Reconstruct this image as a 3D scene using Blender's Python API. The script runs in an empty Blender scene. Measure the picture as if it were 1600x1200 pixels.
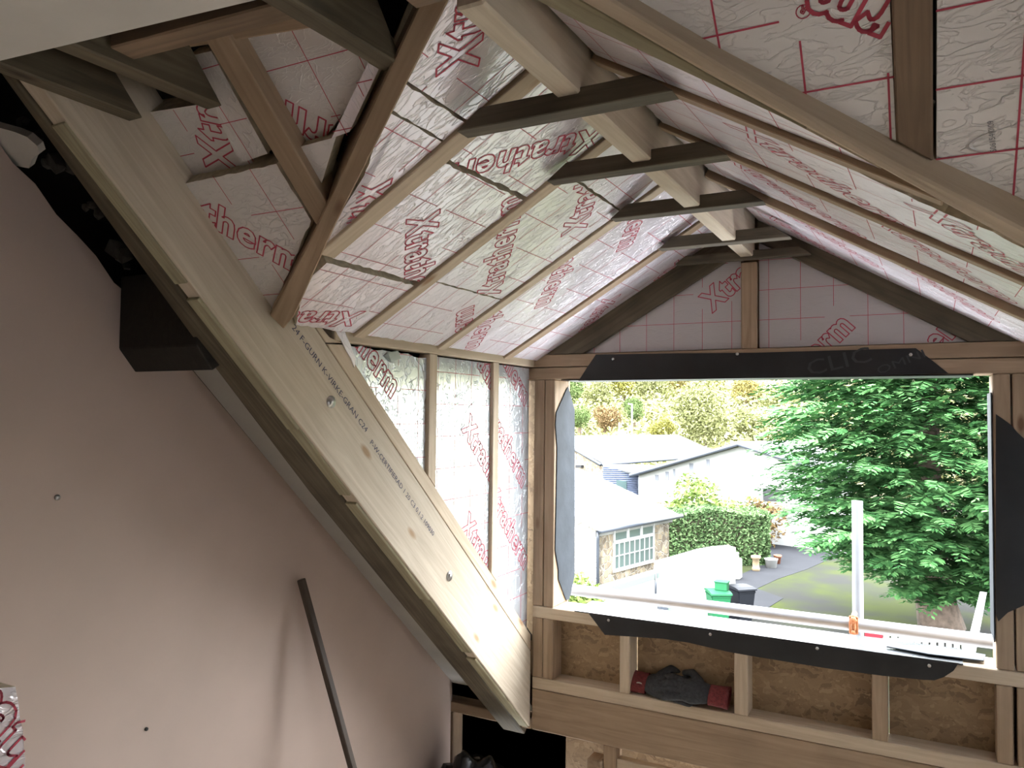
import bpy, bmesh, math, random
from mathutils import Vector, Matrix

random.seed(7)
S = bpy.context.scene
COL = S.collection

# ------------------------------------------------------------------ camera
FPX, YAW, PITCH, ROLL = 1217.3, math.radians(27.997), math.radians(2.274), math.radians(0.587)
_cy, _sy, _cp, _sp, _cr, _sr = (math.cos(YAW), math.sin(YAW), math.cos(PITCH), math.sin(PITCH), math.cos(ROLL), math.sin(ROLL))
FWD = Vector((-_sy * _cp, _cy * _cp, _sp))
_R0 = Vector((_cy, _sy, 0)); _U0 = _R0.cross(FWD)
RIGHT = _cr * _R0 + _sr * _U0
UP = -_sr * _R0 + _cr * _U0
cam_data = bpy.data.cameras.new('camera'); cam = bpy.data.objects.new('camera', cam_data); COL.objects.link(cam)
cam_data.sensor_fit = 'HORIZONTAL'; cam_data.sensor_width = 36.0; cam_data.lens = FPX / 1600 * 36.0
cam_data.clip_start = 0.02; cam_data.clip_end = 1000
M = Matrix((RIGHT, UP, -FWD)).transposed().to_4x4()
cam.matrix_world = M
S.camera = cam

# ------------------------------------------------------------------ world (bright overcast sky), exposure
W = bpy.data.worlds.new('sky'); S.world = W; W.use_nodes = True
wn = W.node_tree.nodes; wl = W.node_tree.links
bg = wn['Background']; bg.inputs['Color'].default_value = (0.91, 0.955, 1.0, 1)
# overcast sky: three times as bright overhead as at the horizon (CIE standard overcast)
_tc = wn.new('ShaderNodeTexCoord'); _sp = wn.new('ShaderNodeSeparateXYZ'); wl.new(_tc.outputs['Generated'], _sp.inputs[0])
_mx = wn.new('ShaderNodeMath'); _mx.operation = 'MAXIMUM'; _mx.inputs[1].default_value = 0.0; wl.new(_sp.outputs['Z'], _mx.inputs[0])
SKY_ZENITH = 24.0
_ma = wn.new('ShaderNodeMath'); _ma.operation = 'MULTIPLY_ADD'; _ma.inputs[1].default_value = SKY_ZENITH * 2 / 3; _ma.inputs[2].default_value = SKY_ZENITH / 3
wl.new(_mx.outputs[0], _ma.inputs[0]); wl.new(_ma.outputs[0], bg.inputs['Strength'])
S.view_settings.view_transform = 'Standard'; S.view_settings.look = 'None'
S.view_settings.gamma = 1.0; S.view_settings.exposure = 0.7
try: S.view_settings.use_curve_mapping = False
except Exception: pass

# ------------------------------------------------------------------ measured points: a sight line cut by a known plane
def ray(x, y): return (x - 800) / FPX * RIGHT - (y - 600) / FPX * UP + FWD
def onX(x, y, X): d = ray(x, y); return d * (X / d.x)
def onY(x, y, Y): d = ray(x, y); return d * (Y / d.y)
def onZ(x, y, Z): d = ray(x, y); return d * (Z / d.z)
def onP(x, y, n, k): d = ray(x, y); return d * (k / n.dot(d))      # plane n.p = k
MP = 0.91                                                          # main roof pitch (fall per metre)
def onM(x, y, c): return onP(x, y, Vector((0, MP, 1)), c)          # main roof plane z = c - MP*y
DP = 0.59                                                          # dormer roof pitch
def onL(x, y, r=0.0): return onP(x, y, Vector((-DP, 0, 1)), 1.094 + r)
def zL(x, r=0.0): return 1.094 + DP * x + r
def dR(y): return 0.352 + 0.032 * (y - 1.37)
def zR(x, y, r=0.0): return dR(y) - DP * x + r
def zM(y, c): return c - MP * y

# ------------------------------------------------------------------ materials
MATS = {}
def newmat(name):
    m = bpy.data.materials.new(name); m.use_nodes = True
    nt = m.node_tree; b = nt.nodes['Principled BSDF']
    return m, nt.nodes, nt.links, b
def setv(b, **k):
    for a, v in k.items():
        b.inputs[a.replace('_', ' ')].default_value = v
def plain(name, col, rough=0.6, metal=0.0, noise=0.0, scale=20, bump=0.0, spec=0.5):
    m, n, l, b = newmat(name)
    b.inputs['Base Color'].default_value = (*col, 1); b.inputs['Roughness'].default_value = rough
    b.inputs['Metallic'].default_value = metal
    b.inputs['Specular IOR Level'].default_value = spec
    if noise or bump:
        tc = n.new('ShaderNodeTexCoord'); nz = n.new('ShaderNodeTexNoise'); nz.inputs['Scale'].default_value = scale
        nz.inputs['Detail'].default_value = 5
        l.new(tc.outputs['Object'], nz.inputs['Vector'])
        if noise:
            r = n.new('ShaderNodeValToRGB')
            r.color_ramp.elements[0].position = 0.3; r.color_ramp.elements[1].position = 0.7
            r.color_ramp.elements[0].color = (*[max(0, c * (1 - noise)) for c in col], 1)
            r.color_ramp.elements[1].color = (*[min(1, c * (1 + noise)) for c in col], 1)
            l.new(nz.outputs['Fac'], r.inputs['Fac']); l.new(r.outputs['Color'], b.inputs['Base Color'])
        if bump:
            bp = n.new('ShaderNodeBump'); bp.inputs['Strength'].default_value = bump; bp.inputs['Distance'].default_value = 0.01
            l.new(nz.outputs['Fac'], bp.inputs['Height']); l.new(bp.outputs['Normal'], b.inputs['Normal'])
    MATS[name] = m; return m
def wood(name, c1, c2, knot=(0.12, 0.06, 0.03), rough=0.65, stain=0.25, knots=True):
    """sawn softwood: grain along the object's own X"""
    m, n, l, b = newmat(name)
    tc = n.new('ShaderNodeTexCoord'); oi = n.new('ShaderNodeObjectInfo')
    add = n.new('ShaderNodeVectorMath'); add.operation = 'MULTIPLY_ADD'
    l.new(oi.outputs['Random'], add.inputs[0]); add.inputs[1].default_value = (17, 9, 5); l.new(tc.outputs['Object'], add.inputs[2])
    mp = n.new('ShaderNodeMapping'); mp.inputs['Scale'].default_value = (1.6, 26, 26); l.new(add.outputs[0], mp.inputs['Vector'])
    nz = n.new('ShaderNodeTexNoise'); nz.inputs['Scale'].default_value = 1.6; nz.inputs['Detail'].default_value = 6; nz.inputs['Distortion'].default_value = 1.2
    l.new(mp.outputs[0], nz.inputs['Vector'])
    r = n.new('ShaderNodeValToRGB'); r.color_ramp.elements[0].position = 0.32; r.color_ramp.elements[1].position = 0.7
    r.color_ramp.elements[0].color = (*c1, 1); r.color_ramp.elements[1].color = (*c2, 1)
    l.new(nz.outputs['Fac'], r.inputs['Fac'])
    col = r.outputs['Color']
    # blotchy weathering
    nb = n.new('ShaderNodeTexNoise'); nb.inputs['Scale'].default_value = 5; nb.inputs['Detail'].default_value = 4
    l.new(add.outputs[0], nb.inputs['Vector'])
    rb = n.new('ShaderNodeMapRange'); rb.inputs['From Min'].default_value = 0.42; rb.inputs['From Max'].default_value = 0.72
    rb.inputs['To Min'].default_value = 0.0; rb.inputs['To Max'].default_value = stain
    l.new(nb.outputs['Fac'], rb.inputs['Value'])
    mx = n.new('ShaderNodeMixRGB'); mx.inputs['Color2'].default_value = (*[c * 0.35 for c in c1], 1)
    l.new(rb.outputs[0], mx.inputs['Fac']); l.new(col, mx.inputs['Color1']); col = mx.outputs['Color']
    if knots:
        mk = n.new('ShaderNodeMapping'); mk.inputs['Scale'].default_value = (3.2, 9, 9); l.new(add.outputs[0], mk.inputs['Vector'])
        vo = n.new('ShaderNodeTexVoronoi'); vo.inputs['Scale'].default_value = 1.0; vo.inputs['Randomness'].default_value = 1.0
        l.new(mk.outputs[0], vo.inputs['Vector'])
        kr = n.new('ShaderNodeMapRange'); kr.inputs['From Min'].default_value = 0.06; kr.inputs['From Max'].default_value = 0.13
        kr.inputs['To Min'].default_value = 0.85; kr.inputs['To Max'].default_value = 0.0
        l.new(vo.outputs['Distance'], kr.inputs['Value'])
        mk2 = n.new('ShaderNodeMixRGB'); mk2.inputs['Color2'].default_value = (*knot, 1)
        l.new(kr.outputs[0], mk2.inputs['Fac']); l.new(col, mk2.inputs['Color1']); col = mk2.outputs['Color']
    l.new(col, b.inputs['Base Color']); b.inputs['Roughness'].default_value = rough
    b.inputs['Specular IOR Level'].default_value = 0.3
    bp = n.new('ShaderNodeBump'); bp.inputs['Strength'].default_value = 0.25; bp.inputs['Distance'].default_value = 0.004
    l.new(nz.outputs['Fac'], bp.inputs['Height']); l.new(bp.outputs['Normal'], b.inputs['Normal'])
    MATS[name] = m; return m
def foil(name, col, metal, rough, streak, s1=9.0, b1=0.5):
    """crinkled aluminium facing; wrinkles drawn out along the board's own X by 'streak'"""
    m, n, l, b = newmat(name)
    b.inputs['Base Color'].default_value = (*col, 1); b.inputs['Metallic'].default_value = metal; b.inputs['Roughness'].default_value = rough
    tc = n.new('ShaderNodeTexCoord'); oi = n.new('ShaderNodeObjectInfo')
    add = n.new('ShaderNodeVectorMath'); add.operation = 'MULTIPLY_ADD'
    l.new(oi.outputs['Random'], add.inputs[0]); add.inputs[1].default_value = (23, 31, 0); l.new(tc.outputs['Object'], add.inputs[2])
    mp = n.new('ShaderNodeMapping'); mp.inputs['Scale'].default_value = (1.0 / streak, 1, 1); l.new(add.outputs[0], mp.inputs['Vector'])
    n1 = n.new('ShaderNodeTexNoise'); n1.inputs['Scale'].default_value = s1; n1.inputs['Detail'].default_value = 3; n1.inputs['Distortion'].default_value = 1.5
    n2 = n.new('ShaderNodeTexNoise'); n2.inputs['Scale'].default_value = s1 * 4.5; n2.inputs['Detail'].default_value = 3; n2.inputs['Distortion'].default_value = 1.0
    outs = []
    for q, wd in ((n1, 0.010), (n2, 0.04)):
        l.new(mp.outputs[0], q.inputs['Vector'])
        sb = n.new('ShaderNodeMath'); sb.operation = 'SUBTRACT'; sb.inputs[1].default_value = 0.5; l.new(q.outputs['Fac'], sb.inputs[0])
        ab = n.new('ShaderNodeMath'); ab.operation = 'ABSOLUTE'; l.new(sb.outputs[0], ab.inputs[0])
        mr = n.new('ShaderNodeMapRange'); mr.inputs['From Min'].default_value = 0.0; mr.inputs['From Max'].default_value = wd
        mr.inputs['To Min'].default_value = 1.0; mr.inputs['To Max'].default_value = 0.0
        l.new(ab.outputs[0], mr.inputs['Value']); outs.append(mr.outputs[0])
    n4 = n.new('ShaderNodeTexNoise'); n4.inputs['Scale'].default_value = s1 * 0.9; n4.inputs['Detail'].default_value = 2; l.new(add.outputs[0], n4.inputs['Vector'])
    mk = n.new('ShaderNodeMapRange'); mk.inputs['From Min'].default_value = 0.48; mk.inputs['From Max'].default_value = 0.62; l.new(n4.outputs['Fac'], mk.inputs['Value'])
    mm1 = n.new('ShaderNodeMath'); mm1.operation = 'MULTIPLY'; l.new(outs[0], mm1.inputs[0]); l.new(mk.outputs[0], mm1.inputs[1]); outs[0] = mm1.outputs[0]
    mul = n.new('ShaderNodeMath'); mul.operation = 'MULTIPLY'; mul.inputs[1].default_value = 0.35; l.new(outs[1], mul.inputs[0])
    sm = n.new('ShaderNodeMath'); sm.operation = 'ADD'; l.new(outs[0], sm.inputs[0]); l.new(mul.outputs[0], sm.inputs[1])
    bp = n.new('ShaderNodeBump'); bp.inputs['Strength'].default_value = b1; bp.inputs['Distance'].default_value = 0.004
    l.new(sm.outputs[0], bp.inputs['Height'])
    n3 = n.new('ShaderNodeTexNoise'); n3.inputs['Scale'].default_value = 3.5; n3.inputs['Detail'].default_value = 2
    l.new(mp.outputs[0], n3.inputs['Vector'])
    bp2 = n.new('ShaderNodeBump'); bp2.inputs['Strength'].default_value = 0.35; bp2.inputs['Distance'].default_value = 0.02
    l.new(n3.outputs['Fac'], bp2.inputs['Height']); l.new(bp.outputs['Normal'], bp2.inputs['Normal'])
    l.new(bp2.outputs['Normal'], b.inputs['Normal'])
    MATS[name] = m; return m

wood('wood_new', (0.48, 0.38, 0.27), (0.61, 0.50, 0.37), knot=(0.28, 0.15, 0.07), stain=0.12)
wood('wood_pale', (0.46, 0.385, 0.29), (0.58, 0.50, 0.39), knot=(0.33, 0.20, 0.10), stain=0.10)
wood('wood_tan', (0.30, 0.21, 0.135), (0.42, 0.305, 0.205), knot=(0.13, 0.06, 0.03), stain=0.25)
wood('wood_brown', (0.17, 0.115, 0.075), (0.27, 0.185, 0.12), knot=(0.05, 0.03, 0.02), stain=0.4)
wood('wood_old', (0.075, 0.060, 0.040), (0.15, 0.122, 0.08), knot=(0.03, 0.02, 0.015), stain=0.55)
wood('wood_stick', (0.045, 0.033, 0.025), (0.08, 0.06, 0.045), knot=(0.02, 0.015, 0.01), stain=0.3)
wood('wood_collar', (0.075, 0.062, 0.044), (0.15, 0.125, 0.088), knot=(0.06, 0.04, 0.03), stain=0.5)  # darker than the timber: shadow on the tie fronts put into the colour
wood('wood_olive', (0.26, 0.23, 0.15), (0.42, 0.38, 0.25), knot=(0.10, 0.07, 0.04), stain=0.35)
wood('wood_shaded', (0.010, 0.009, 0.008), (0.02, 0.017, 0.014), knot=(0.005, 0.005, 0.005), stain=0.3)  # near-black because the shade on the purlin is put into its colour
foil('foil_fine', (0.87, 0.82, 0.87), 0.6, 0.33, 4.0, 11, 0.9)
foil('foil_crumpled', (0.72, 0.69, 0.68), 0.35, 0.42, 2.2, 9, 0.6)
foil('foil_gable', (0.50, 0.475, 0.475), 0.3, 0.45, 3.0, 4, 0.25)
foil('foil_smooth', (0.66, 0.70, 0.745), 0.7, 0.28, 1.6, 6, 0.6)
plain('foam', (0.55, 0.48, 0.36), 0.9, noise=0.2, scale=60)
plain('print_red', (0.48, 0.05, 0.09), 0.6)
plain('print_grey', (0.16, 0.16, 0.17), 0.6)
plain('ink', (0.035, 0.04, 0.09), 0.7)
plain('membrane', (0.018, 0.019, 0.021), 0.34, noise=0.25, scale=8, bump=0.3, spec=0.5)
plain('membrane_gloss', (0.03, 0.032, 0.036), 0.22, noise=0.2, scale=9, bump=0.15, spec=1.0)
plain('foil_dull', (0.22, 0.23, 0.24), 0.3, metal=0.7)
plain('membrane_grey', (0.035, 0.04, 0.048), 0.6, noise=0.2, scale=10, bump=0.3, spec=0.15)
plain('membrane_print', (0.045, 0.05, 0.052), 0.4)
plain('plaster_pink', (0.43, 0.335, 0.285), 0.85, noise=0.05, scale=3, bump=0.04)
plain('plaster_white', (0.60, 0.57, 0.53), 0.9, noise=0.05, scale=6, bump=0.1)
plain('plaster_grey', (0.36, 0.34, 0.31), 0.9, noise=0.06, scale=6, bump=0.1)
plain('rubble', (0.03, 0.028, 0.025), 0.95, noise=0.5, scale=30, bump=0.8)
plain('felt', (0.012, 0.012, 0.012), 0.95)
plain('steel', (0.62, 0.62, 0.64), 0.3, metal=1.0)
plain('galvanised', (0.19, 0.195, 0.21), 0.5, metal=0.3, noise=0.08, scale=12)
plain('screw', (0.5, 0.5, 0.48), 0.35, metal=1.0)
plain('floor_board', (0.60, 0.53, 0.44), 0.8, noise=0.2, scale=8)

# OSB
m, n, l, b = newmat('osb'); MATS['osb'] = m
tc = n.new('ShaderNodeTexCoord'); vo = n.new('ShaderNodeTexVoronoi'); vo.inputs['Scale'].default_value = 60
mp = n.new('ShaderNodeMapping'); mp.inputs['Scale'].default_value = (0.45, 1, 1); mp.inputs['Rotation'].default_value = (0, 0, 0.5)
nz = n.new('ShaderNodeTexNoise'); nz.inputs['Scale'].default_value = 14; nz.inputs['Detail'].default_value = 4
dm = n.new('ShaderNodeMixRGB'); dm.blend_type = 'ADD'; dm.inputs['Fac'].default_value = 0.12
l.new(tc.outputs['Object'], mp.inputs['Vector']); l.new(mp.outputs[0], dm.inputs['Color1']); l.new(nz.outputs['Color'], dm.inputs['Color2'])
l.new(tc.outputs['Object'], nz.inputs['Vector']); l.new(dm.outputs['Color'], vo.inputs['Vector'])
sx = n.new('ShaderNodeSeparateColor'); l.new(vo.outputs['Color'], sx.inputs[0])
r = n.new('ShaderNodeValToRGB'); e = r.color_ramp.elements
e[0].color = (0.19, 0.12, 0.065, 1); e[1].color = (0.40, 0.28, 0.16, 1); x = e.new(0.25); x.color = (0.28, 0.185, 0.10, 1); x = e.new(0.75); x.color = (0.32, 0.215, 0.12, 1)
l.new(sx.outputs[0], r.inputs['Fac']); l.new(r.outputs['Color'], b.inputs['Base Color']); b.inputs['Roughness'].default_value = 0.6
bp = n.new('ShaderNodeBump'); bp.inputs['Strength'].default_value = 0.3; bp.inputs['Distance'].default_value = 0.003
l.new(sx.outputs[1], bp.inputs['Height']); l.new(bp.outputs['Normal'], b.inputs['Normal'])

# ------------------------------------------------------------------ builders
def tag(o, label=None, cat=None, group=None, kind=None):
    if label: o['label'] = label
    if cat: o['category'] = cat
    if group: o['group'] = group
    if kind: o['kind'] = kind
    return o
def link(name, me, mat, parent=None, mw=None):
    o = bpy.data.objects.new(name, me); COL.objects.link(o)
    if mat is not None and me is not None:
        for mm in (mat if isinstance(mat, (list, tuple)) else [mat]):
            me.materials.append(MATS[mm] if isinstance(mm, str) else mm)
    if mw is not None: o.matrix_world = mw
    if parent is not None:
        o.parent = parent
        o.matrix_parent_inverse = Matrix.Identity(4)
        if mw is not None: o.matrix_local = PW[parent.name].inverted() @ mw
    PW[o.name] = mw.copy() if mw is not None else Matrix.Identity(4)
    return o
PW = {}
def empty(name, loc):
    o = bpy.data.objects.new(name, None); COL.objects.link(o); o.empty_display_size = 0.1
    o.location = loc; PW[o.name] = Matrix.Translation(loc); return o
def frame(o, u, n):
    n = n.normalized(); u = (u - n * u.dot(n)).normalized(); v = n.cross(u)
    mm = Matrix((u, v, n)).transposed().to_4x4(); mm.translation = o
    return mm
def slab(name, pts, depth, mat, parent=None, U=None, bevel=0.0, side=None, rough=0.0):
    """a planar outline pts (world) given thickness along the vector depth; local Z faces away from depth"""
    pts = [Vector(p) for p in pts]; depth = Vector(depth)
    # face normal
    nn = Vector((0, 0, 0))
    for i in range(len(pts)):
        a, b2 = pts[i], pts[(i + 1) % len(pts)]
        nn += Vector(((a.y - b2.y) * (a.z + b2.z), (a.z - b2.z) * (a.x + b2.x), (a.x - b2.x) * (a.y + b2.y)))
    nn.normalize()
    if nn.dot(depth) > 0: nn = -nn; pts = pts[::-1]
    if U is None:
        U = max(((pts[(i + 1) % len(pts)] - pts[i]) for i in range(len(pts))), key=lambda v: v.length)
    c = sum(pts, Vector()) / len(pts)
    F = frame(c, Vector(U), nn); Fi = F.inverted()
    if rough:                                                    # ragged hand-cut outline
        q = []
        for i in range(len(pts)):
            a, b2 = pts[i], pts[(i + 1) % len(pts)]
            k = max(1, int((b2 - a).length / 0.02))
            for j in range(k):
                p = a.lerp(b2, j / k)
                if j: p = p + nn.cross((b2 - a).normalized()) * random.uniform(-rough, rough)
                q.append(p)
        pts = q
    loc = [Fi @ p for p in pts]; dl = Fi.to_3x3() @ depth
    bm = bmesh.new()
    top = [bm.verts.new(p) for p in loc]; bot = [bm.verts.new(p + dl) for p in loc]
    f = bm.faces.new(top); g = bm.faces.new(bot[::-1])
    N = len(top)
    for i in range(N):
        s = bm.faces.new((top[i], bot[i], bot[(i + 1) % N], top[(i + 1) % N]))
        if side: s.material_index = 1
    bmesh.ops.recalc_face_normals(bm, faces=bm.faces)
    if bevel:
        bmesh.ops.bevel(bm, geom=list(bm.edges), offset=bevel, segments=1, affect='EDGES', clamp_overlap=True)
    me = bpy.data.meshes.new(name); bm.to_mesh(me); bm.free()
    o = link(name, me, [mat, side] if side else mat, parent, F)
    OUT[o.name] = ([(p.x, p.y) for p in loc], F)
    return o
OUT = {}
def beam(name, a, b, w, h, mat, up=(0, 0, 1), parent=None, bevel=0.003):
    """rectangular timber; a-b is the middle of its underside, h measured along up"""
    a, b = Vector(a), Vector(b); u = (b - a).normalized(); s = u.cross(Vector(up)).normalized(); upv = s.cross(u)
    p = [a - s * w / 2, b - s * w / 2, b + s * w / 2, a + s * w / 2]
    return slab(name, p, upv * h, mat, parent, U=u, bevel=bevel)
def box(name, lo, hi, mat, parent=None, bevel=0.003, axis=None):
    lo, hi = Vector(lo), Vector(hi); d = hi - lo
    ax = axis if axis is not None else max(range(3), key=lambda i: d[i])
    if ax == 2:
        p = [(lo.x, lo.y, lo.z), (lo.x, lo.y, hi.z), (hi.x, lo.y, hi.z), (hi.x, lo.y, lo.z)]
        return slab(name, p, (0, d.y, 0), mat, parent, U=(0, 0, 1), bevel=bevel)
    p = [(lo.x, lo.y, lo.z), (hi.x, lo.y, lo.z), (hi.x, hi.y, lo.z), (lo.x, hi.y, lo.z)]
    return slab(name, p, (0, 0, d.z), mat, parent, U=(1, 0, 0) if ax == 0 else (0, 1, 0), bevel=bevel)
def tube(name, pts, rad, mat, parent=None, seg=10, caps=True, radii=None):
    bm = bmesh.new(); rings = []
    pts = [Vector(p) for p in pts]
    c = sum(pts, Vector()) / len(pts)
    for i, p in enumerate(pts):
        t = (pts[min(i + 1, len(pts) - 1)] - pts[max(i - 1, 0)]).normalized()
        ref = Vector((0, 0, 1)) if abs(t.z) < 0.9 else Vector((1, 0, 0))
        s = t.cross(ref).normalized(); q = s.cross(t)
        rr = radii[i] if radii else rad
        rings.append([bm.verts.new(p - c + (s * math.cos(k * 2 * math.pi / seg) + q * math.sin(k * 2 * math.pi / seg)) * rr) for k in range(seg)])
    for i in range(len(rings) - 1):
        for k in range(seg):
            bm.faces.new((rings[i][k], rings[i][(k + 1) % seg], rings[i + 1][(k + 1) % seg], rings[i + 1][k]))
    if caps:
        bm.faces.new(rings[0][::-1]); bm.faces.new(rings[-1])
    bmesh.ops.recalc_face_normals(bm, faces=bm.faces)
    for f in bm.faces: f.smooth = True
    me = bpy.data.meshes.new(name); bm.to_mesh(me); bm.free()
    return link(name, me, mat, parent, Matrix.Translation(c))
def inside(x, y, poly):
    r = False; j = len(poly) - 1
    for i in range(len(poly)):
        xi, yi = poly[i]; xj, yj = poly[j]
        if (yi > y) != (yj > y) and x < (xj - xi) * (y - yi) / (yj - yi) + xi: r = not r
        j = i
    return r

# ------------------------------------------------------------------ lettering: outlines of the built-in font, made bold
_T = {}
def outline(text, fat=0.035):
    if (text, fat) in _T: return _T[(text, fat)]
    cu = bpy.data.curves.new('lettering_source', 'FONT'); cu.body = text; cu.fill_mode = 'NONE'; cu.resolution_u = 3
    cu.space_character = 1.08
    ob = bpy.data.objects.new('lettering_source', cu); COL.objects.link(ob); bpy.context.view_layer.update()
    me = bpy.data.meshes.new_from_object(ob.evaluated_get(bpy.context.evaluated_depsgraph_get()))
    V = [(v.co.x, v.co.y) for v in me.vertices]; nb = {}
    for e in me.edges:
        a, b2 = e.vertices; nb.setdefault(a, []).append(b2); nb.setdefault(b2, []).append(a)
    seen = set(); loops = []
    for s in nb:
        if s in seen: continue
        lp = [s]; seen.add(s); cur = s
        while True:
            nx = [q for q in nb[cur] if q not in seen]
            if not nx: break
            cur = nx[0]; seen.add(cur); lp.append(cur)
        loops.append([V[i] for i in lp])
    # depth of nesting decides which side is ink
    res = []
    for i, lp in enumerate(loops):
        x0, y0 = lp[0]
        hole = sum(inside(x0, y0, o) for j, o in enumerate(loops) if j != i) % 2
        ar = sum(lp[k][0] * lp[(k + 1) % len(lp)][1] - lp[(k + 1) % len(lp)][0] * lp[k][1] for k in range(len(lp)))
        sg = (1 if ar > 0 else -1) * (-1 if hole else 1)
        q = []
        L = len(lp)
        for k in range(L):
            a, p, c2 = Vector(lp[k - 1]), Vector(lp[k]), Vector(lp[(k + 1) % L])
            d1 = (p - a).normalized() if (p - a).length > 1e-6 else Vector((1, 0)); d2 = (c2 - p).normalized() if (c2 - p).length > 1e-6 else d1
            n1 = Vector((d1.y, -d1.x)); n2 = Vector((d2.y, -d2.x)); nn = n1 + n2
            if nn.length < 1e-4: nn = n1
            nn.normalize(); s = min(2.0, 1 / max(0.3, nn.dot(n1)))
            q.append((p.x + nn.x * fat * sg * s, p.y + nn.y * fat * sg * s))
        res.append(q)
    w = max(p[0] for lp in res for p in lp)
    bpy.data.objects.remove(ob); bpy.data.curves.remove(cu); bpy.data.meshes.remove(me)
    _T[(text, fat)] = (res, w); return _T[(text, fat)]
def segs_text(text, F, p0, p1, length, cap, end=False, shift=0.0):
    """outline segments of text on frame F; baseline from p0 towards p1 (or ending at p1)"""
    Fi = F.inverted(); a = Fi @ Vector(p0); b2 = Fi @ Vector(p1)
    d = Vector((b2.x - a.x, b2.y - a.y)).normalized(); up = Vector((-d.y, d.x))
    lp, w = outline(text); sx = length / w; sy = cap / 0.70
    o = Vector((a.x, a.y)) - d * shift * length
    if end: o = Vector((b2.x, b2.y)) - d * length
    out = []
    for q in lp:
        P = [o + d * (x * sx) + up * (y * sy) for x, y in q]
        out += [(P[i], P[(i + 1) % len(P)]) for i in range(len(P))]
    return out
def ribbon(name, F, segs, poly, width, mat, parent, lift=0.0008, step=0.012):
    bm = bmesh.new()
    for a, b2 in segs:
        L = (b2 - a).length
        if L < 1e-5: continue
        k = max(1, int(math.ceil(L / step))); d = (b2 - a) / L; s = Vector((-d.y, d.x)) * width / 2
        run = None
        for i in range(k + 1):
            ok = i < k and inside(*(a.lerp(b2, (i + 0.5) / k)), poly)
            if ok and run is None: run = i
            if not ok and run is not None:
                p, q = a.lerp(b2, run / k) - d * width * 0.3, a.lerp(b2, i / k) + d * width * 0.3
                bm.faces.new([bm.verts.new((v.x, v.y, lift)) for v in (p - s, q - s, q + s, p + s)])
                run = None
    me = bpy.data.meshes.new(name); bm.to_mesh(me); bm.free()
    if not me.polygons: bpy.data.meshes.remove(me); return None
    return link(name, me, mat, parent, F.copy())
LEN, CAP = 0.47, 0.083
def board(name, pts, depth, parent, mat='foil_fine', U=None, logos=(), grid=0.113, goff=(0.03, 0.04), rough=0.0, label=None, lw=0.0036, gw=0.0018, gat=None, bevel=0.0):
    o = slab(name, pts, depth, mat, parent, U=U, side='foam', rough=rough, bevel=bevel)
    poly, F = OUT[o.name]
    segs = []
    if grid:
        x0 = min(p[0] for p in poly); x1 = max(p[0] for p in poly); y0 = min(p[1] for p in poly); y1 = max(p[1] for p in poly)
        gx = x0 + goff[0]; gy = y0 + goff[1]
        if gat is not None:
            gq = F.inverted() @ Vector(gat)
            gx = gq.x - math.floor((gq.x - x0) / grid) * grid; gy = gq.y - math.floor((gq.y - y0) / grid) * grid
        while gx < x1: segs.append((Vector((gx, y0)), Vector((gx, y1)))); gx += grid
        while gy < y1: segs.append((Vector((x0, gy)), Vector((x1, gy)))); gy += grid
        # the print leaves the grid out behind the lettering
        if logos:
            bands = []
            for lg in logos:
                Fi = F.inverted(); a = Fi @ Vector(lg['a']); b2 = Fi @ Vector(lg['b']); a = Vector((a.x, a.y)); b2 = Vector((b2.x, b2.y))
                d = (b2 - a).normalized(); up = Vector((-d.y, d.x)); L = lg.get('len', LEN)
                oo = a - d * lg.get('shift', 0) * L
                if lg.get('end'): oo = b2 - d * L
                bands.append((oo, d, up, L, lg.get('cap', CAP)))
            cut = []
            for a, b2 in segs:
                k = max(1, int((b2 - a).length / 0.012))
                run = None
                for i in range(k + 1):
                    ok = False
                    if i < k:
                        p = a.lerp(b2, (i + 0.5) / k); ok = True
                        for oo, d, up, L, cp in bands:
                            r2 = p - oo
                            if -0.02 < r2.dot(d) < L + 0.02 and -0.02 < r2.dot(up) < cp + 0.02: ok = False
                    if ok and run is None: run = i
                    if not ok and run is not None:
                        cut.append((a.lerp(b2, run / k), a.lerp(b2, i / k))); run = None
            segs = cut
        ribbon('printed_grid', F, segs, poly, gw, 'print_red', o)
    ls = []
    for lg in logos:
        ls += segs_text(lg.get('t', 'Xtratherm'), F, lg['a'], lg['b'], lg.get('len', LEN), lg.get('cap', CAP), lg.get('end', False), lg.get('shift', 0))
    if ls: ribbon('printed_lettering', F, ls, poly, lw, 'print_red', o, lift=0.001)
    if label: o['label'] = label
    return o
def solid_text(name, text, F, p0, p1, length, height, mat, parent, lift=0.001, end=False):
    """flat filled lettering"""
    cu = bpy.data.curves.new(name, 'FONT'); cu.body = text; cu.resolution_u = 2
    ob = bpy.data.objects.new(name + '_source', cu); COL.objects.link(ob); bpy.context.view_layer.update()
    me = bpy.data.meshes.new_from_object(ob.evaluated_get(bpy.context.evaluated_depsgraph_get()))
    w = max(v.co.x for v in me.vertices)
    Fi = F.inverted(); a = Fi @ Vector(p0); b2 = Fi @ Vector(p1)
    d = Vector((b2.x - a.x, b2.y - a.y)).normalized(); up = Vector((-d.y, d.x))
    for v in me.vertices:
        p = Vector((a.x, a.y)) + d * (v.co.x / w * length) + up * (v.co.y / 0.7 * height)
        v.co = (p.x, p.y, lift)
    bpy.data.objects.remove(ob); bpy.data.curves.remove(cu); me.name = name
    me.materials.clear()
    return link(name, me, mat, parent, F.copy())

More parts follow.
